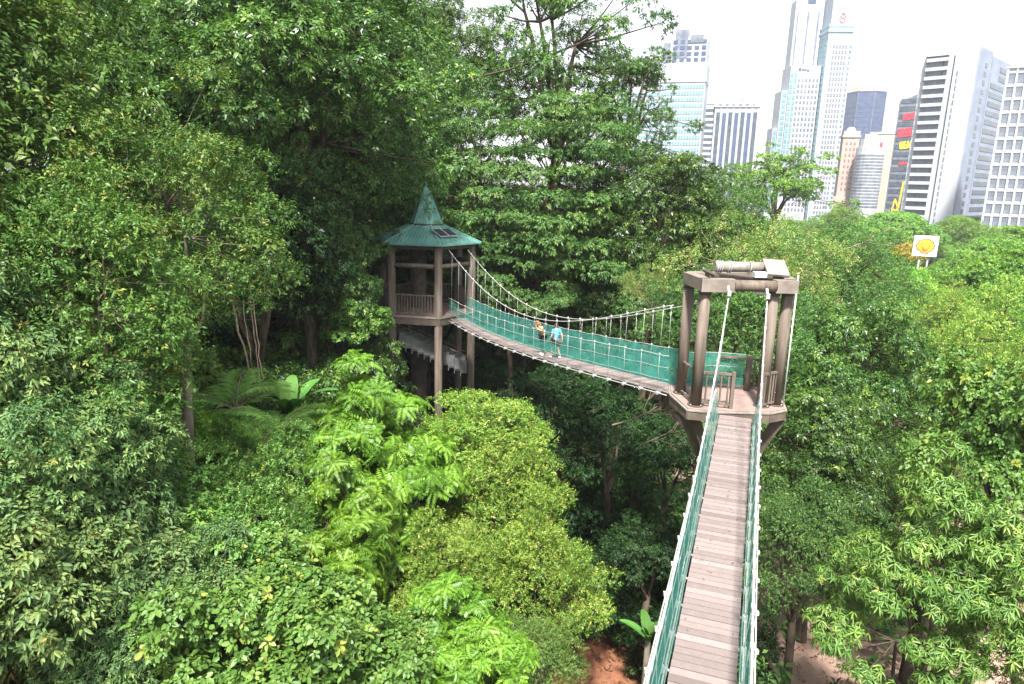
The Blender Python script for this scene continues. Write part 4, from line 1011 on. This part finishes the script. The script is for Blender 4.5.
PR['layered'] = C(5, 'crown', LM['mid'], (6.6, 5.6, 6.6), 135, 1.35, .36, 'whorl', .20, .085, 9, .1, flat=.34, droop=.4, young=.03, br=.12, layered=True, upb=.5)
PR['open'] = C(6, 'crown', LM['dark'], (6.6, 5.0, 6.6), 74, 1.0, .33, 'whorl', .20, .09, 8, .15, flat=.6, droop=.45, young=.02, hollow=.35, top_bias=.0, cover=-.95, br=.17)
PR['pinnate'] = C(7, 'crown', LM['bright'], (2.2, 2.1, 3.3), 52, .66, .42, 'pinnate', .17, .052, 6, .5, flat=.32, droop=.2, young=.0, shape='cone', br=.05)
PR['yellow_small'] = C(8, 'crown', LM['yellow'], (2.7, 2.5, 2.5), 70, .72, .20, 'twig', .11, .052, 8, .24, flat=.32, droop=.15, young=.14, br=.05, layered=True, upb=.5)
PR['lobed'] = C(9, 'crown', LM['lime'], (2.4, 2.3, 2.0), 60, .62, .22, 'whorl', .16, .105, 7, .12, flat=.6, n6=True, droop=.3, young=.05, br=.04)
PR['fine'] = C(10, 'crown', LM['lime'], (2.3, 2.3, 2.2), 60, .60, .17, 'twig', .075, .035, 9, .22, flat=.5, droop=.1, young=.05, br=.04)
PR['dome'] = C(11, 'crown', LM['yellow'], (3.8, 3.8, 4.6), 105, .85, .25, 'twig', .115, .05, 8, .26, flat=.5, droop=.1, young=.16, shape='cone', hollow=.8, br=.09)
PR['green_dome'] = C(15, 'crown', LM['mid'], (4.6, 4.4, 4.8), 115, 1.0, .29, 'twig', .145, .065, 8, .26, flat=.6, droop=.2, young=.07, hollow=.75, br=.09)
PR['red_tip'] = C(12, 'crown', LM['red'], (4.8, 3.8, 3.0), 66, .78, .25, 'twig', .13, .055, 7, .4, flat=.42, droop=.2, young=.14, hollow=.3, br=.06, bark='vine')
PR['umbrella'] = C(13, 'crown', LM['far'], (8.5, 8.5, 4.6), 150, 1.6, .50, 'whorl', .30, .15, 7, .15, flat=.34, droop=.1, young=.04, shape='umb', upb=.6, br=.14)
PR['airy'] = C(23, 'crown', LM['far'], (7.5, 7.0, 5.2), 80, 1.25, .5, 'whorl', .34, .17, 6, .2, flat=.4, droop=.1, young=.04, hollow=.4, upb=.5, br=.15)
PR['round_far'] = C(16, 'crown', LM['far'], (6, 6, 5), 100, 1.5, .50, 'whorl', .30, .14, 7, .2, flat=.6, droop=.15, young=.08, br=.14)
PR['lance'] = C(17, 'crown', LM['lance'], (2.7, 2.6, 3.6), 95, .58, .235, 'hang', .175, .038, 11, .12, flat=.4, n6=True, droop=.3, young=.06, shape='cone', br=.05)
PR['dark_near'] = C(18, 'crown', LM['dark'], (3.2, 3.0, 3.6), 80, .8, .25, 'whorl', .155, .07, 8, .16, flat=.6, n6=False, droop=.4, young=.05, br=.07)
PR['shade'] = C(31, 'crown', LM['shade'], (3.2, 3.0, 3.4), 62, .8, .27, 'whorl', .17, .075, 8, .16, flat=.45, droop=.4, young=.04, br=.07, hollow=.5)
PR['glossy'] = C(19, 'crown', LM['bright'], (2.2, 2.2, 2.6), 58, .6, .22, 'whorl', .14, .075, 9, .12, flat=.6, n6=True, droop=.2, young=.1, br=.05)
print('LEAVES', NLEAF)

# ------------------------------------------------------------------ trees in view
T = tree
# big trees at the left edge
T('leafy_tree', PR['olive_tall'], -75, 150, 15.5, 'tall olive green tree filling the top left corner of the view', rz=.5, sc_=1.25, trunk=.2)
T('leafy_tree', PR['grey_big'], -35, 395, 13, 'grey green broad leaved tree under the olive crowns at the left edge', rz=2.2, sc_=.8)
T('leafy_tree', PR['olive_round'], 178, 250, 16.5, 'olive tree with pale twigs and reddish young leaves right of the corner tree', rz=2.1, sc_=.8, bark='bark_pale')
T('leafy_tree', PR['olive_round'], 70, 335, 14, 'olive leaved tree whose crown merges with the corner tree below it', rz=4.0, sc_=.85)
T('leafy_tree', PR['grey_big'], 10, 600, 11.0, 'grey green broad leaved tree crown filling the lower left corner', rz=1.2, sc_=.85)
T('leafy_tree', PR['grey_big'], 55, 490, 12.5, 'grey green broad leaved tree behind the lower left corner crown', rz=3.4, sc_=.66)
T('leafy_tree', PR['grey_big'], 150, 630, 11.5, 'small grey green broad leaved crown at the bottom, right of the corner one', rz=5.1, sc_=.5)
# middle left group
T('leafy_tree', PR['fine'], 240, 500, 18.5, 'fine leaved light green tree standing in front of the palm', rz=.3, sc_=.68, szz=1.0)
T('dome_tree', PR['dome'], 866, 335, 50, 'yellow green sloping crown right of the broad dome tree', rz=1.1, sc_=.75)
T('leafy_tree', PR['lobed'], 172, 392, 21, 'small lime green tree with a rounded crown against the dark forest at left', rz=.9, sc_=.55, szz=1.25)
T('leafy_tree', PR['glossy'], 150, 470, 17, 'bright green leafy shrub tree between the grey tree and the palm', rz=2.2, sc_=.75)
T('leafy_tree', PR['fine'], 205, 545, 15, 'fine leaved light green low tree left of the tall feathery tree', rz=3.3, sc_=.95)
T('leafy_tree', PR['fine'], 265, 500, 17.5, 'small leaved tree tucked between the palm and the feathery tree', rz=5.3, sc_=.85)
T('leafy_tree', PR['lobed'], 265, 650, 11.5, 'lobed leaf lime green crown at the bottom edge, left of centre', rz=.4, sc_=.8, szz=.9)
T('leafy_tree', PR['lobed'], 190, 590, 13, 'lobed leaf tree with yellow shoots between the grey crowns and the fine leaved tree', rz=4.4, sc_=.7)
T('feathery_tree', PR['pinnate'], 362, 462, 20, 'tall bright green feathery tree with layered fronds in the middle of the forest', rz=.2, sc_=1.0, szz=.93)
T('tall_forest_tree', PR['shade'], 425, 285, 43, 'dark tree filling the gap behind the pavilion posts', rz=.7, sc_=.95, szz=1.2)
T('feathery_tree', PR['pinnate'], 335, 545, 17, 'lower feathery bright green tree below and left of the tall one', rz=2.6, sc_=.72)
T('feathery_tree', PR['pinnate'], 455, 655, 12.5, 'feathery bright green shrub with arching fronds at the bottom edge', rz=1.6, sc_=.62, szz=.8)
T('leafy_tree', PR['lobed'], 395, 690, 12, 'lime green crown cut by the bottom edge left of the arching shrub', rz=1.4, sc_=.62)
T('yellow_green_tree', PR['yellow_small'], 482, 446, 24, 'yellow green tree with a flat crown just below the pavilion stilts', rz=.1, sc_=.88, szz=.7)
T('yellow_green_tree', PR['yellow_small'], 500, 505, 21.5, 'yellow green tree below the blue shirted walker, right of the feathery tree', rz=2.1, sc_=.72)
T('yellow_green_tree', PR['yellow_small'], 540, 590, 18.5, 'yellow green tree nearest the footbridge on its left side', rz=3.8, sc_=.62, szz=1.15)
T('leafy_tree', PR['fine'], 535, 665, 15.5, 'low light green crown at the bottom edge beside the clay soil', rz=3.0, sc_=.5)
T('yellow_green_tree', PR['yellow_small'], 455, 575, 18, 'yellow green tree over the patch of clay soil', rz=5.2, sc_=.5)
T('leafy_tree', PR['lobed'], 357, 328, 30, 'pale leaved young tree just left of the pavilion floor', rz=1.0, sc_=.55, szz=.9, trunk=.08)
# forest around the pavilion
T('tall_forest_tree', PR['dark_far_b'], 395, 150, 46, 'large mid green tree rising behind the pavilion roof', rz=.4)
T('tall_forest_tree', PR['layered'], 530, 218, 43, 'broad layered mid green tree behind the far footbridge', rz=0, sc_=.95)
T('tall_forest_tree', PR['layered'], 510, 285, 41, 'lower layered tree between the pavilion and the big layered tree', rz=2.0, sc_=.6)
T('open_tree', PR['open'], 560, 55, 50, 'tall open tree with dark limbs showing against the white sky', rz=.8, sc_=1.1, trunk=.42)
T('open_tree', PR['open'], 628, 105, 49, 'leaning open crown of the tall tree row reaching towards the teal glass tower', rz=3.0, sc_=.62, trunk=.25)
T('tall_forest_tree', PR['dark_near'], 655, 232, 44, 'dense dark green round tree right of the layered tree', rz=.5, sc_=1.3)
T('tall_forest_tree', PR['green_dome'], 712, 232, 47, 'yellow tipped green tree peeking above the tower top at left', rz=1.7, sc_=.75)
T('tall_forest_tree', PR['dark_far'], 300, 165, 38, 'dark green tree left of the pavilion roof', rz=2.4, sc_=.85)
T('tall_forest_tree', PR['green_dome'], 298, 178, 32, 'dense domed green tree between the vine hung tree and the forest top', rz=.7, sc_=.8, szz=1.1)
T('tall_forest_tree', PR['dark_near'], 330, 285, 31, 'small glossy dark tree beside the pale leaved one left of the pavilion', rz=2.7, sc_=.6, szz=1.2)
T('tall_forest_tree', PR['dark_far'], 235, 100, 34, 'very dark tall tree at the top left behind the olive trees', rz=.7, sc_=1.0)
T('tall_forest_tree', PR['dark_far_b'], 290, 60, 40, 'tall green tree topping the forest left of the sky gap', rz=3.9, sc_=1.05)
T('tall_forest_tree', PR['dark_far'], 440, 95, 52, 'dark tree between the sky gap and the open tree', rz=5.0, sc_=.95)
T('tall_forest_tree', PR['layered'], 310, 250, 33, 'green tree with sprays of pale leaves left of the pavilion posts', rz=4.2, sc_=.55, szz=1.2)
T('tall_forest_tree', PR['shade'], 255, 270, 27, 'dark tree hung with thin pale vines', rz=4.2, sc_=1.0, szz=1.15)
# behind and right of the tower
T('red_tinged_tree', PR['red_tip'], 765, 272, 27, 'tree with reddish buff young leaves directly behind the tower top', rz=.2, sc_=.7)
T('red_tinged_tree', PR['red_tip'], 655, 288, 28, 'red tinged leafy branches left of the tower above the far footbridge', rz=2.9, sc_=.32)
T('leafy_tree', PR['green_dome'], 735, 335, 26, 'green tree seen between the tower posts', rz=1.1, sc_=.55)
T('leafy_tree', PR['green_dome'], 838, 290, 42, 'broad dome shaped tree right of the tower with lighter tips', rz=.6, sc_=.75)
T('leafy_tree', PR['dark_near'], 845, 395, 29, 'dense dark green tree at the right shoulder of the tower', rz=2.9, sc_=.95, szz=1.1)
T('leafy_tree', PR['dark_near'], 815, 470, 24, 'dark glossy tree growing beside the near footbridge on the right', rz=1.5, sc_=.8)
T('leafy_tree', PR['green_dome'], 800, 560, 21, 'mixed green tree whose branches spread over the pink paving', rz=4.1, sc_=.42, szz=1.3)
T('leafy_tree', PR['fine'], 900, 510, 25, 'pale fine leaved tree behind the lance leaved one', rz=.1, sc_=1.05)
T('dome_tree', PR['dome'], 990, 372, 38, 'large yellow green dome tree at the right edge', rz=.2, sc_=.95)
T('dome_tree', PR['dome'], 943, 352, 46, 'yellow green dome tree left of the one at the right edge', rz=2.2, sc_=.85)
T('dome_tree', PR['dome'], 905, 450, 33, 'small yellow green dome tree in front of the other dome trees', rz=3.7, sc_=.55)
T('leafy_tree', PR['lobed'], 1008, 452, 20, 'bright glossy leaved tree at the right edge above the lance leaved tree', rz=.7, sc_=.95, szz=1.3)
T('dome_tree', PR['dome'], 905, 440, 30, 'fine leaved yellow green crown above the lower right lance leaved tree', rz=1.9, sc_=.5)
T('lance_leaved_tree', PR['lance'], 938, 598, 15.0, 'tree with drooping lance shaped leaves in the lower right corner', rz=.3, sc_=.95)
T('lance_leaved_tree', PR['lance'], 1040, 620, 15.5, 'second lance leaved tree cut by the right edge', rz=2.3, sc_=.8)
T('leafy_tree', PR['shade'], 610, 440, 27, 'shade darkened tree hanging under the far footbridge', rz=.3, sc_=.75)
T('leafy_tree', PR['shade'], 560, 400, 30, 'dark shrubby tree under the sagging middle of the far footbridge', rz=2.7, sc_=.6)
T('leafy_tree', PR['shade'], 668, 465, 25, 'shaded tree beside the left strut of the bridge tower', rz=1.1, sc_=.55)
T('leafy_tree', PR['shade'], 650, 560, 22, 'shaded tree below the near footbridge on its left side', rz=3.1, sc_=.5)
# far parkland trees, each its own
T('umbrella_tree', PR['round_far'], 925, 283, 132, 'round tree hiding the posts of the scallop sign', rz=.9, sc_=.42)
T('umbrella_tree', PR['airy'], 778, 188, 105, 'spreading airy tree in front of the stepped blue tower', rz=.3, sc_=1.0, trunk=.4)
rt = random.Random(5)
for (px, py, r, s, pk, lb) in ((893, 235, 190, 1.2, 'umbrella', 'umbrella tree below the dark sign covered tower'), (845, 222, 210, .8, 'round_far', 'dark round tree at the foot of the pink stone tower'),
        (1003, 268, 120, .95, 'umbrella', 'spreading tree right of the scallop sign'), (1030, 255, 130, 1.0, 'umbrella', 'spreading tree at the right edge in front of the gridded block'),
        (930, 318, 95, .8, 'umbrella', 'spreading bright tree in front of the scallop sign'), (1000, 312, 80, .8, 'umbrella', 'spreading tree above the yellow green dome trees'),
        (900, 325, 75, .5, 'umbrella', 'small spreading tree left of the dome trees'), (958, 232, 200, .75, 'round_far', 'round dark tree beside the white fin tower'),
        (952, 282, 135, .42, 'umbrella', 'low spreading tree just behind the scallop sign post'), (1035, 285, 70, .8, 'umbrella', 'spreading crown cut by the right edge above the dome tree'),
        (960, 330, 68, .6, 'umbrella', 'shaded spreading tree between the two dome trees')):
    p = at_r(px, py, r)
    T('umbrella_tree' if pk == 'umbrella' else 'park_tree', PR[pk], px, py, r, lb, rz=rt.uniform(0, 6), sc_=s, trunk=.4)
pf = C(21, 'crown', LM['yflower'], (3, 3, 2.2), 40, .9, .4, 'whorl', .3, .2, 7, .1, flat=.5, br=.08)
T('flowering_tree', pf, 908, 254, 158, 'small yellow flowering tree left of the scallop sign', rz=0, sc_=1.0)
# background forest: individual trees that nothing tells apart
def forest(n, region, protos, seed, label, group, smin, smax, zoff, name='forest_tree', avoid=None):
    rnd = random.Random(seed); pts = []; tries = 0
    while len(pts) < n and tries < 6000:
        tries += 1; x, y = region(rnd)
        if avoid and avoid(x, y): continue
        if any((x-a)**2+(y-b_)**2 < (d)**2 for a, b_, d in pts): continue
        s = rnd.uniform(smin, smax); k = rnd.choice(protos); R = PR[k][2]
        h = zoff(x, y, rnd); pts.append((x, y, R[0]*s*.95))
        adj = {'dark_far': 'broad crowned dark', 'dark_far_b': 'fine leaved mid green', 'layered': 'layered bright', 'green_dome': 'dense domed', 'dark_near': 'glossy dark', 'shade': 'shade darkened', 'dome': 'yellow green cone crowned', 'round_far': 'round crowned', 'umbrella': 'flat topped', 'fine': 'fine leaved', 'lobed': 'broad leaved', 'glossy': 'bright glossy', 'yellow_small': 'yellow green'}[k]
        tree(name, PR[k], 0, 0, 0, adj+' '+label, group, sc_=s, szz=rnd.uniform(.9, 1.2), rz=rnd.uniform(0, 6.28), pos=Vector((x, y, gz(x, y)+h)), trunk=.25)
def clear_mid(x, y):      # keep the bridges, tower and pavilion free
    if (x+4.35)**2+(y-36.3)**2 < 30: return True
    if abs((x-2.36)*N1.x+(y-7.11)*N1.y) < 3.6 and y < 22 and y > 0: return True
    if 17 < y < 37 and abs((x-A2.x)*N2.x+(y-A2.y)*N2.y) < 3.5: return True
    return False
forest(34, lambda r: (r.uniform(-48, -9), r.uniform(30, 62)), ['dark_far', 'dark_far_b', 'dark_far', 'layered'], 11, 'tree packed in the hillside wood at the left', 'packed hillside forest trees', .75, 1.05,
       lambda x, y, r: r.uniform(13, 21)+(4 if x < -20 else 0), avoid=lambda x, y: clear_mid(x, y) or x > -9)
forest(16, lambda r: (r.uniform(-12, 16), r.uniform(44, 70)), ['dark_far_b', 'dark_far', 'layered'], 12, 'tree in the dark mass behind the pavilion and far footbridge', 'forest trees behind the pavilion', .7, 1.0,
       lambda x, y, r: r.uniform(9, 13)+(4 if x < -6 else -2), avoid=clear_mid)
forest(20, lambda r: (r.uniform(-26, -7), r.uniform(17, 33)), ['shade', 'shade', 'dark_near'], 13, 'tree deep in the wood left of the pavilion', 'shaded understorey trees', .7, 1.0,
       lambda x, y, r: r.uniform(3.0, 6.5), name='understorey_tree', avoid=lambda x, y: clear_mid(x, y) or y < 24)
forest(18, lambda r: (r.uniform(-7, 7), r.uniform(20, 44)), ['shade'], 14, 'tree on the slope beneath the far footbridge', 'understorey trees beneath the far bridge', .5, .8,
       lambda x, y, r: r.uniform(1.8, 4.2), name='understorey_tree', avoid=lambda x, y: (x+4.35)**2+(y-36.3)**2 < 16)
forest(26, lambda r: (r.uniform(14, 75), r.uniform(34, 80)), ['green_dome', 'green_dome', 'dome', 'round_far'], 15, 'tree in the wood right of the bridge tower', 'trees in the wood right of the tower', .6, .95,
       lambda x, y, r: r.uniform(5.5, 8.0), name='wood_tree', avoid=lambda x, y: x < 14 or y < 54)
forest(60, lambda r: (r.uniform(30, 230), r.uniform(80, 300)), ['umbrella', 'round_far', 'umbrella'], 16, 'tree in the valley between the wood and the city towers', 'valley trees before the city', .7, 1.1,
       lambda x, y, r: r.uniform(8, 10.5), name='valley_tree', avoid=lambda x, y: x < .28*y-8 or abs(x-y*.56) < 14 and 140 < y < 180 or x > 1.0*y or (abs(x/y-.59) < .13 and y < 150))
forest(24, lambda r: (r.uniform(-9, 5), r.uniform(9, 24)), ['fine', 'lobed', 'glossy', 'yellow_small'], 17, 'small tree of the undergrowth left of the near footbridge', 'small trees left of the near bridge', .5, .75,
       lambda x, y, r: r.uniform(2.6, 5.0), name='small_tree', avoid=lambda x, y: clear_mid(x, y) or ((x-2.4)**2+(y-20.5)**2 < 12))
forest(16, lambda r: (r.uniform(-19, -6), r.uniform(7, 22)), ['fine', 'lobed', 'dark_near', 'glossy'], 18, 'small tree filling the slope under the left hand crowns', 'small trees on the left slope', .6, .9,
       lambda x, y, r: r.uniform(2.6, 5.0), name='small_tree')
forest(5, lambda r: (r.uniform(5, 20), r.uniform(17, 32)), ['fine', 'green_dome', 'dark_near'], 19, 'small tree standing on the pink paving right of the near footbridge', 'small trees on the pink paving', .35, .6,
       lambda x, y, r: r.uniform(4.5, 7.0), name='small_tree', avoid=lambda x, y: x < .36*y+2.6 or x > .36*y+7)
# ------------------------------------------------------------------ palms, banana plants, vines
def frond_plant(name, x, y, z, nf, L, lw, label, seed, tall=0, mat='palm'):
    rng = np.random.default_rng(seed); g = gz(x, y); root = empty(name, (x, y, g), 0, label, 'palm')
    b = MB(); b.tube([(0, 0, -.3), (0.1, 0, (z-g)*.5), (0, 0, z-g)], [.13, .1, .08], 10); b.build('trunk', M['bark'], root)
    for k in range(nf):
        a = 2.4*k+rng.uniform(-.3, .3); el = rng.uniform(.35, 1.35); P0 = np.array([0, 0, z-g]); h = np.array([math.cos(a), math.sin(a), 0]); sd = np.array([-h[1], h[0], 0]); l_ = L*rng.uniform(.8, 1.1)
        pts = [P0+h*l_*t*math.cos(el*(1-.3*t))+np.array([0, 0, l_*(math.sin(el)*t-.55*t*t)]) for t in np.linspace(0, 1, 14)]
        b = MB(); b.tube([tuple(p) for p in pts], [.028*(1-t*.8) for t in np.linspace(0, 1, 14)], 5); fr = b.build('frond', M['vine'], root)
        vs = []; fs = []; vals = []
        for t in np.linspace(.14, .99, 34):
            i = min(12, int(t*13)); p = pts[i]+(pts[i+1]-pts[i])*(t*13-i); d = pts[i+1]-pts[i]; d = d/np.linalg.norm(d); ll = lw*(math.sin(PI*min(1, t*.85+.12))**.6)
            for s_ in (-1, 1):
                e = p+(sd*s_*.92+d*.55+np.array([0, 0, -.12+rng.normal(0, .05)]))*ll; m_ = p+(sd*s_*.92+d*.55)*ll*.5+np.array([0, 0, .03*ll]); wv = d*.022; n = len(vs)
                vs += [tuple(p-wv*.6), tuple(m_-wv), tuple(e), tuple(m_+wv)]; fs.append((n, n+1, n+2, n+3)); vals.append(float(np.clip(rng.normal(.55, .15), 0, 1)))
        me = bpy.data.meshes.new('leaflets'); me.from_pydata(vs, [], fs); at = me.attributes.new('v', 'FLOAT', 'FACE'); at.data.foreach_set('value', vals); me.materials.append(LM[mat]); link('leaflets', me, fr)
for px, py, r, nf, L, lw, lb, sd in ((236, 412, 19.5, 11, 2.4, .75, 'feather palm with upright pale green fronds left of the tall feathery tree', 1), (196, 455, 18, 10, 2.2, .7, 'dark feather palm low down left of the upright palm', 2), (278, 432, 19.0, 9, 2.0, .65, 'smaller feather palm close to the banana plant', 3)):
    p = at_r(px, py, r); frond_plant('palm_tree', p.x, p.y, p.z, nf, L, lw, lb, sd)
def fallen():
    rng = np.random.default_rng(4); n = 46; ss = rng.uniform(-4, 10.4, n); off = rng.uniform(-.36, .36, n)
    P = np.array([tuple(c1(a)+N1*float(o)+Vector((0, 0, .012))) for a, o in zip(ss, off)])
    me = leafmesh('fallen_leaves', M['litter'], rng, P, rng.normal(0, .12, (n, 3))+np.array([0, 0, 1.]), rng.uniform(.6, 1.2, n), 'whorl', .055, .028, 1, False, .004, .1, 0); tag(link('fallen_leaves', me), kind='stuff')
def banana(px, py, r, n, L, label, seed, wd=.26):
    p = at_r(px, py, r); g = gz(p.x, p.y); rng = np.random.default_rng(seed); root = empty('banana_plant', (p.x, p.y, g), 0, label, 'plant'); z = p.z-g
    b = MB(); b.tube([(0, 0, -.3), (0, 0, z)], [.14, .09], 10); b.build('stem', M['bark_pale'], root)
    for k in range(n):
        a = 2*PI*k/n+rng.uniform(-.3, .3); el = rng.uniform(.85, 1.4); h = np.array([math.cos(a), math.sin(a), 0]); sd = np.array([-h[1], h[0], 0]); l_ = L*rng.uniform(.75, 1.1); vs = []; fs = []; m_ = 16
        for i in range(m_+1):
            t = i/m_; c = np.array([0, 0, z])+h*l_*t*math.cos(el)*(1+.5*t)+np.array([0, 0, l_*(math.sin(el)*t-.35*t**2.5)]); w_ = wd*l_*.5*(math.sin(PI*min(1, .08+t*.92))**.55)+.01
            jag = rng.uniform(.88, 1.0); vs += [tuple(c-sd*w_*jag+np.array([0, 0, .06*w_])), tuple(c-np.array([0, 0, .03])), tuple(c+sd*w_*jag+np.array([0, 0, .06*w_]))]
        for i in range(m_): fs += [(3*i, 3*i+1, 3*i+4, 3*i+3), (3*i+1, 3*i+2, 3*i+5, 3*i+4)]
        me = bpy.data.meshes.new('leaf'); me.from_pydata(vs, [], fs); at = me.attributes.new('v', 'FLOAT', 'FACE'); at.data.foreach_set('value', [float(rng.uniform(.02, .35))]*len(fs)); me.materials.append(LM['palm']); link('leaf', me, root)
banana(290, 415, 23.5, 8, 2.3, 'banana plant with broad paddle leaves against the dark forest', 3)
banana(96, 440, 14.5, 5, 1.3, 'broad paddle leaves poking up behind the grey green tree', 4, .5)
banana(648, 640, 20.0, 7, 1.1, 'paddle leaved plant beside the near footbridge above the clay soil', 5, .3)
banana(905, 465, 27, 6, 1.6, 'paddle leaved plant among the trees right of the tower', 6, .3)
vr = random.Random(9)
for k, (x0, y0, x1, y1, r) in enumerate(((222, 262, 262, 405, 23), (243, 300, 258, 395, 23.5), (252, 290, 266, 400, 23.5), (248, 285, 262, 385, 24))):
    a, c = at_r(x0, y0, r), at_r(x1, y1, r-.5); pts = []
    for i in range(13):
        t = i/12; q = a.lerp(c, t)+Vector((vr.uniform(-.05, .05), vr.uniform(-.05, .05), -.35*math.sin(PI*t))); pts.append(q)
    b = MB(); b.tube(pts, .035 if k == 0 else .018, 6); o = b.build('vine', M['vine'])
    tag(o, ('thick pale vine slanting down above the palm' if k == 0 else 'thin vine hanging beside the thick pale vine'), 'vine', None if k == 0 else 'thin hanging vines')
# dead branch with brown leaves under the far bridge
def dead(px, py, r, L, label, seed, az):
    p = at_r(px, py, r); rnd = random.Random(seed); b = MB()
    def rec(a, d, l_, rr, k):
        e = a+d*l_; m_ = a.lerp(e, .5)+Vector((rnd.uniform(-1, 1), rnd.uniform(-1, 1), rnd.uniform(-1, 1)))*l_*.06; b.tube([a, m_, e], [rr, rr*.8, rr*.55], 5)
        if k > 0:
            for _ in range(3):
                dd = (d+Vector((rnd.uniform(-.7, .7), rnd.uniform(-.7, .7), rnd.uniform(-.5, .5)))).normalized(); rec(m_.lerp(e, rnd.uniform(0, 1)), dd, l_*.62, rr*.5, k-1)
    rec(Vector((0, 0, 0)), Vector((math.cos(az), math.sin(az)*.4, .35)).normalized(), L, .035, 3)
    o = b.build('bare_branch', M['vine']); o.location = p; tag(o, label, 'branch')
dead(612, 425, 22, 1.3, 'bare twiggy branch in the shade under the far footbridge', 2, .3)
dead(640, 445, 22.5, 1.1, 'second bare branch just left of the near footbridge', 4, .5)
dead(830, 255, 30, 2.0, 'bare grey twigs sticking out of the crown right of the tower top', 6, .4)
#T('forest_trunk', (PR['fine'][0], PR['fine'][1], PR['fine'][2]), 0, 0, 0, 'stout brown trunk under the far footbridge right of the pavilion stilts', pos=at_r(511, 372, 38)+Vector((0, 3.0, 9.5)), sc_=1.3, trunk=.34, bark='bark') if False else None
# undergrowth: nobody could count it
def undergrowth():
    rng = np.random.default_rng(77)
    def lay(n, x0, x1, y0, y1, mat, L, W, kind, dens, hgt, nm, seed, dead):
        x = rng.uniform(x0, x1, n); y = rng.uniform(y0, y1, n)
        f = .5+.5*np.sin(x*1.1+1.3*np.sin(y*.6)+seed)*np.sin(y*1.3+np.sin(x*.8)+seed)
        keep = (f > dens) & ~(((x-3.6)**2/4.5+(y-20.5)**2/9) < 1) & ~((x > 6) & (y < 34) & (f < .5))
        x, y, f = x[keep], y[keep], f[keep]; z = np.array([gz(a, b_) for a, b_ in zip(x, y)])+rng.uniform(.1, .5, len(x))+f*f*hgt
        P = np.stack([x, y, z], 1); A = np.stack([rng.normal(0, .35, len(x)), rng.normal(0, .35, len(x)), np.ones(len(x))], 1)
        me = leafmesh(nm, mat, rng, P, A, rng.uniform(.6, 1.4, len(x)), kind, L, W, 9, False, .25, .3, .06); tag(link(nm, me), kind='stuff')
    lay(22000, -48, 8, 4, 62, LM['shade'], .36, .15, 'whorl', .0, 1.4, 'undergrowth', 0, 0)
    lay(16000, -24, 9, 5, 36, LM['mid'], .26, .10, 'whorl', .35, 2.2, 'undergrowth', 2.1, 0)
    lay(16000, 5, 70, 8, 90, LM['mid'], .36, .15, 'whorl', .3, 1.8, 'undergrowth', 4.0, 0)
    # fallen leaves on the soil and paving
    n = 6000; x = rng.uniform(-1, 22, n); y = rng.uniform(9, 36, n); z = np.array([gz(a, b_) for a, b_ in zip(x, y)])+.2
    me = leafmesh('leaf_litter', M['litter'], rng, np.stack([x, y, z], 1), rng.normal(0, .15, (n, 3))+np.array([0, 0, 1.]), rng.uniform(.6, 1.4, n), 'whorl', .13, .06, 2, False, .02, .1, 0); tag(link('leaf_litter', me), kind='stuff')
M['litter'] = noisy('dead_leaf', (.10, .05, .02), (.22, .12, .05), 2, .8)
undergrowth()
fallen()
print('LEAVES', NLEAF, 'TREES', len(trees))
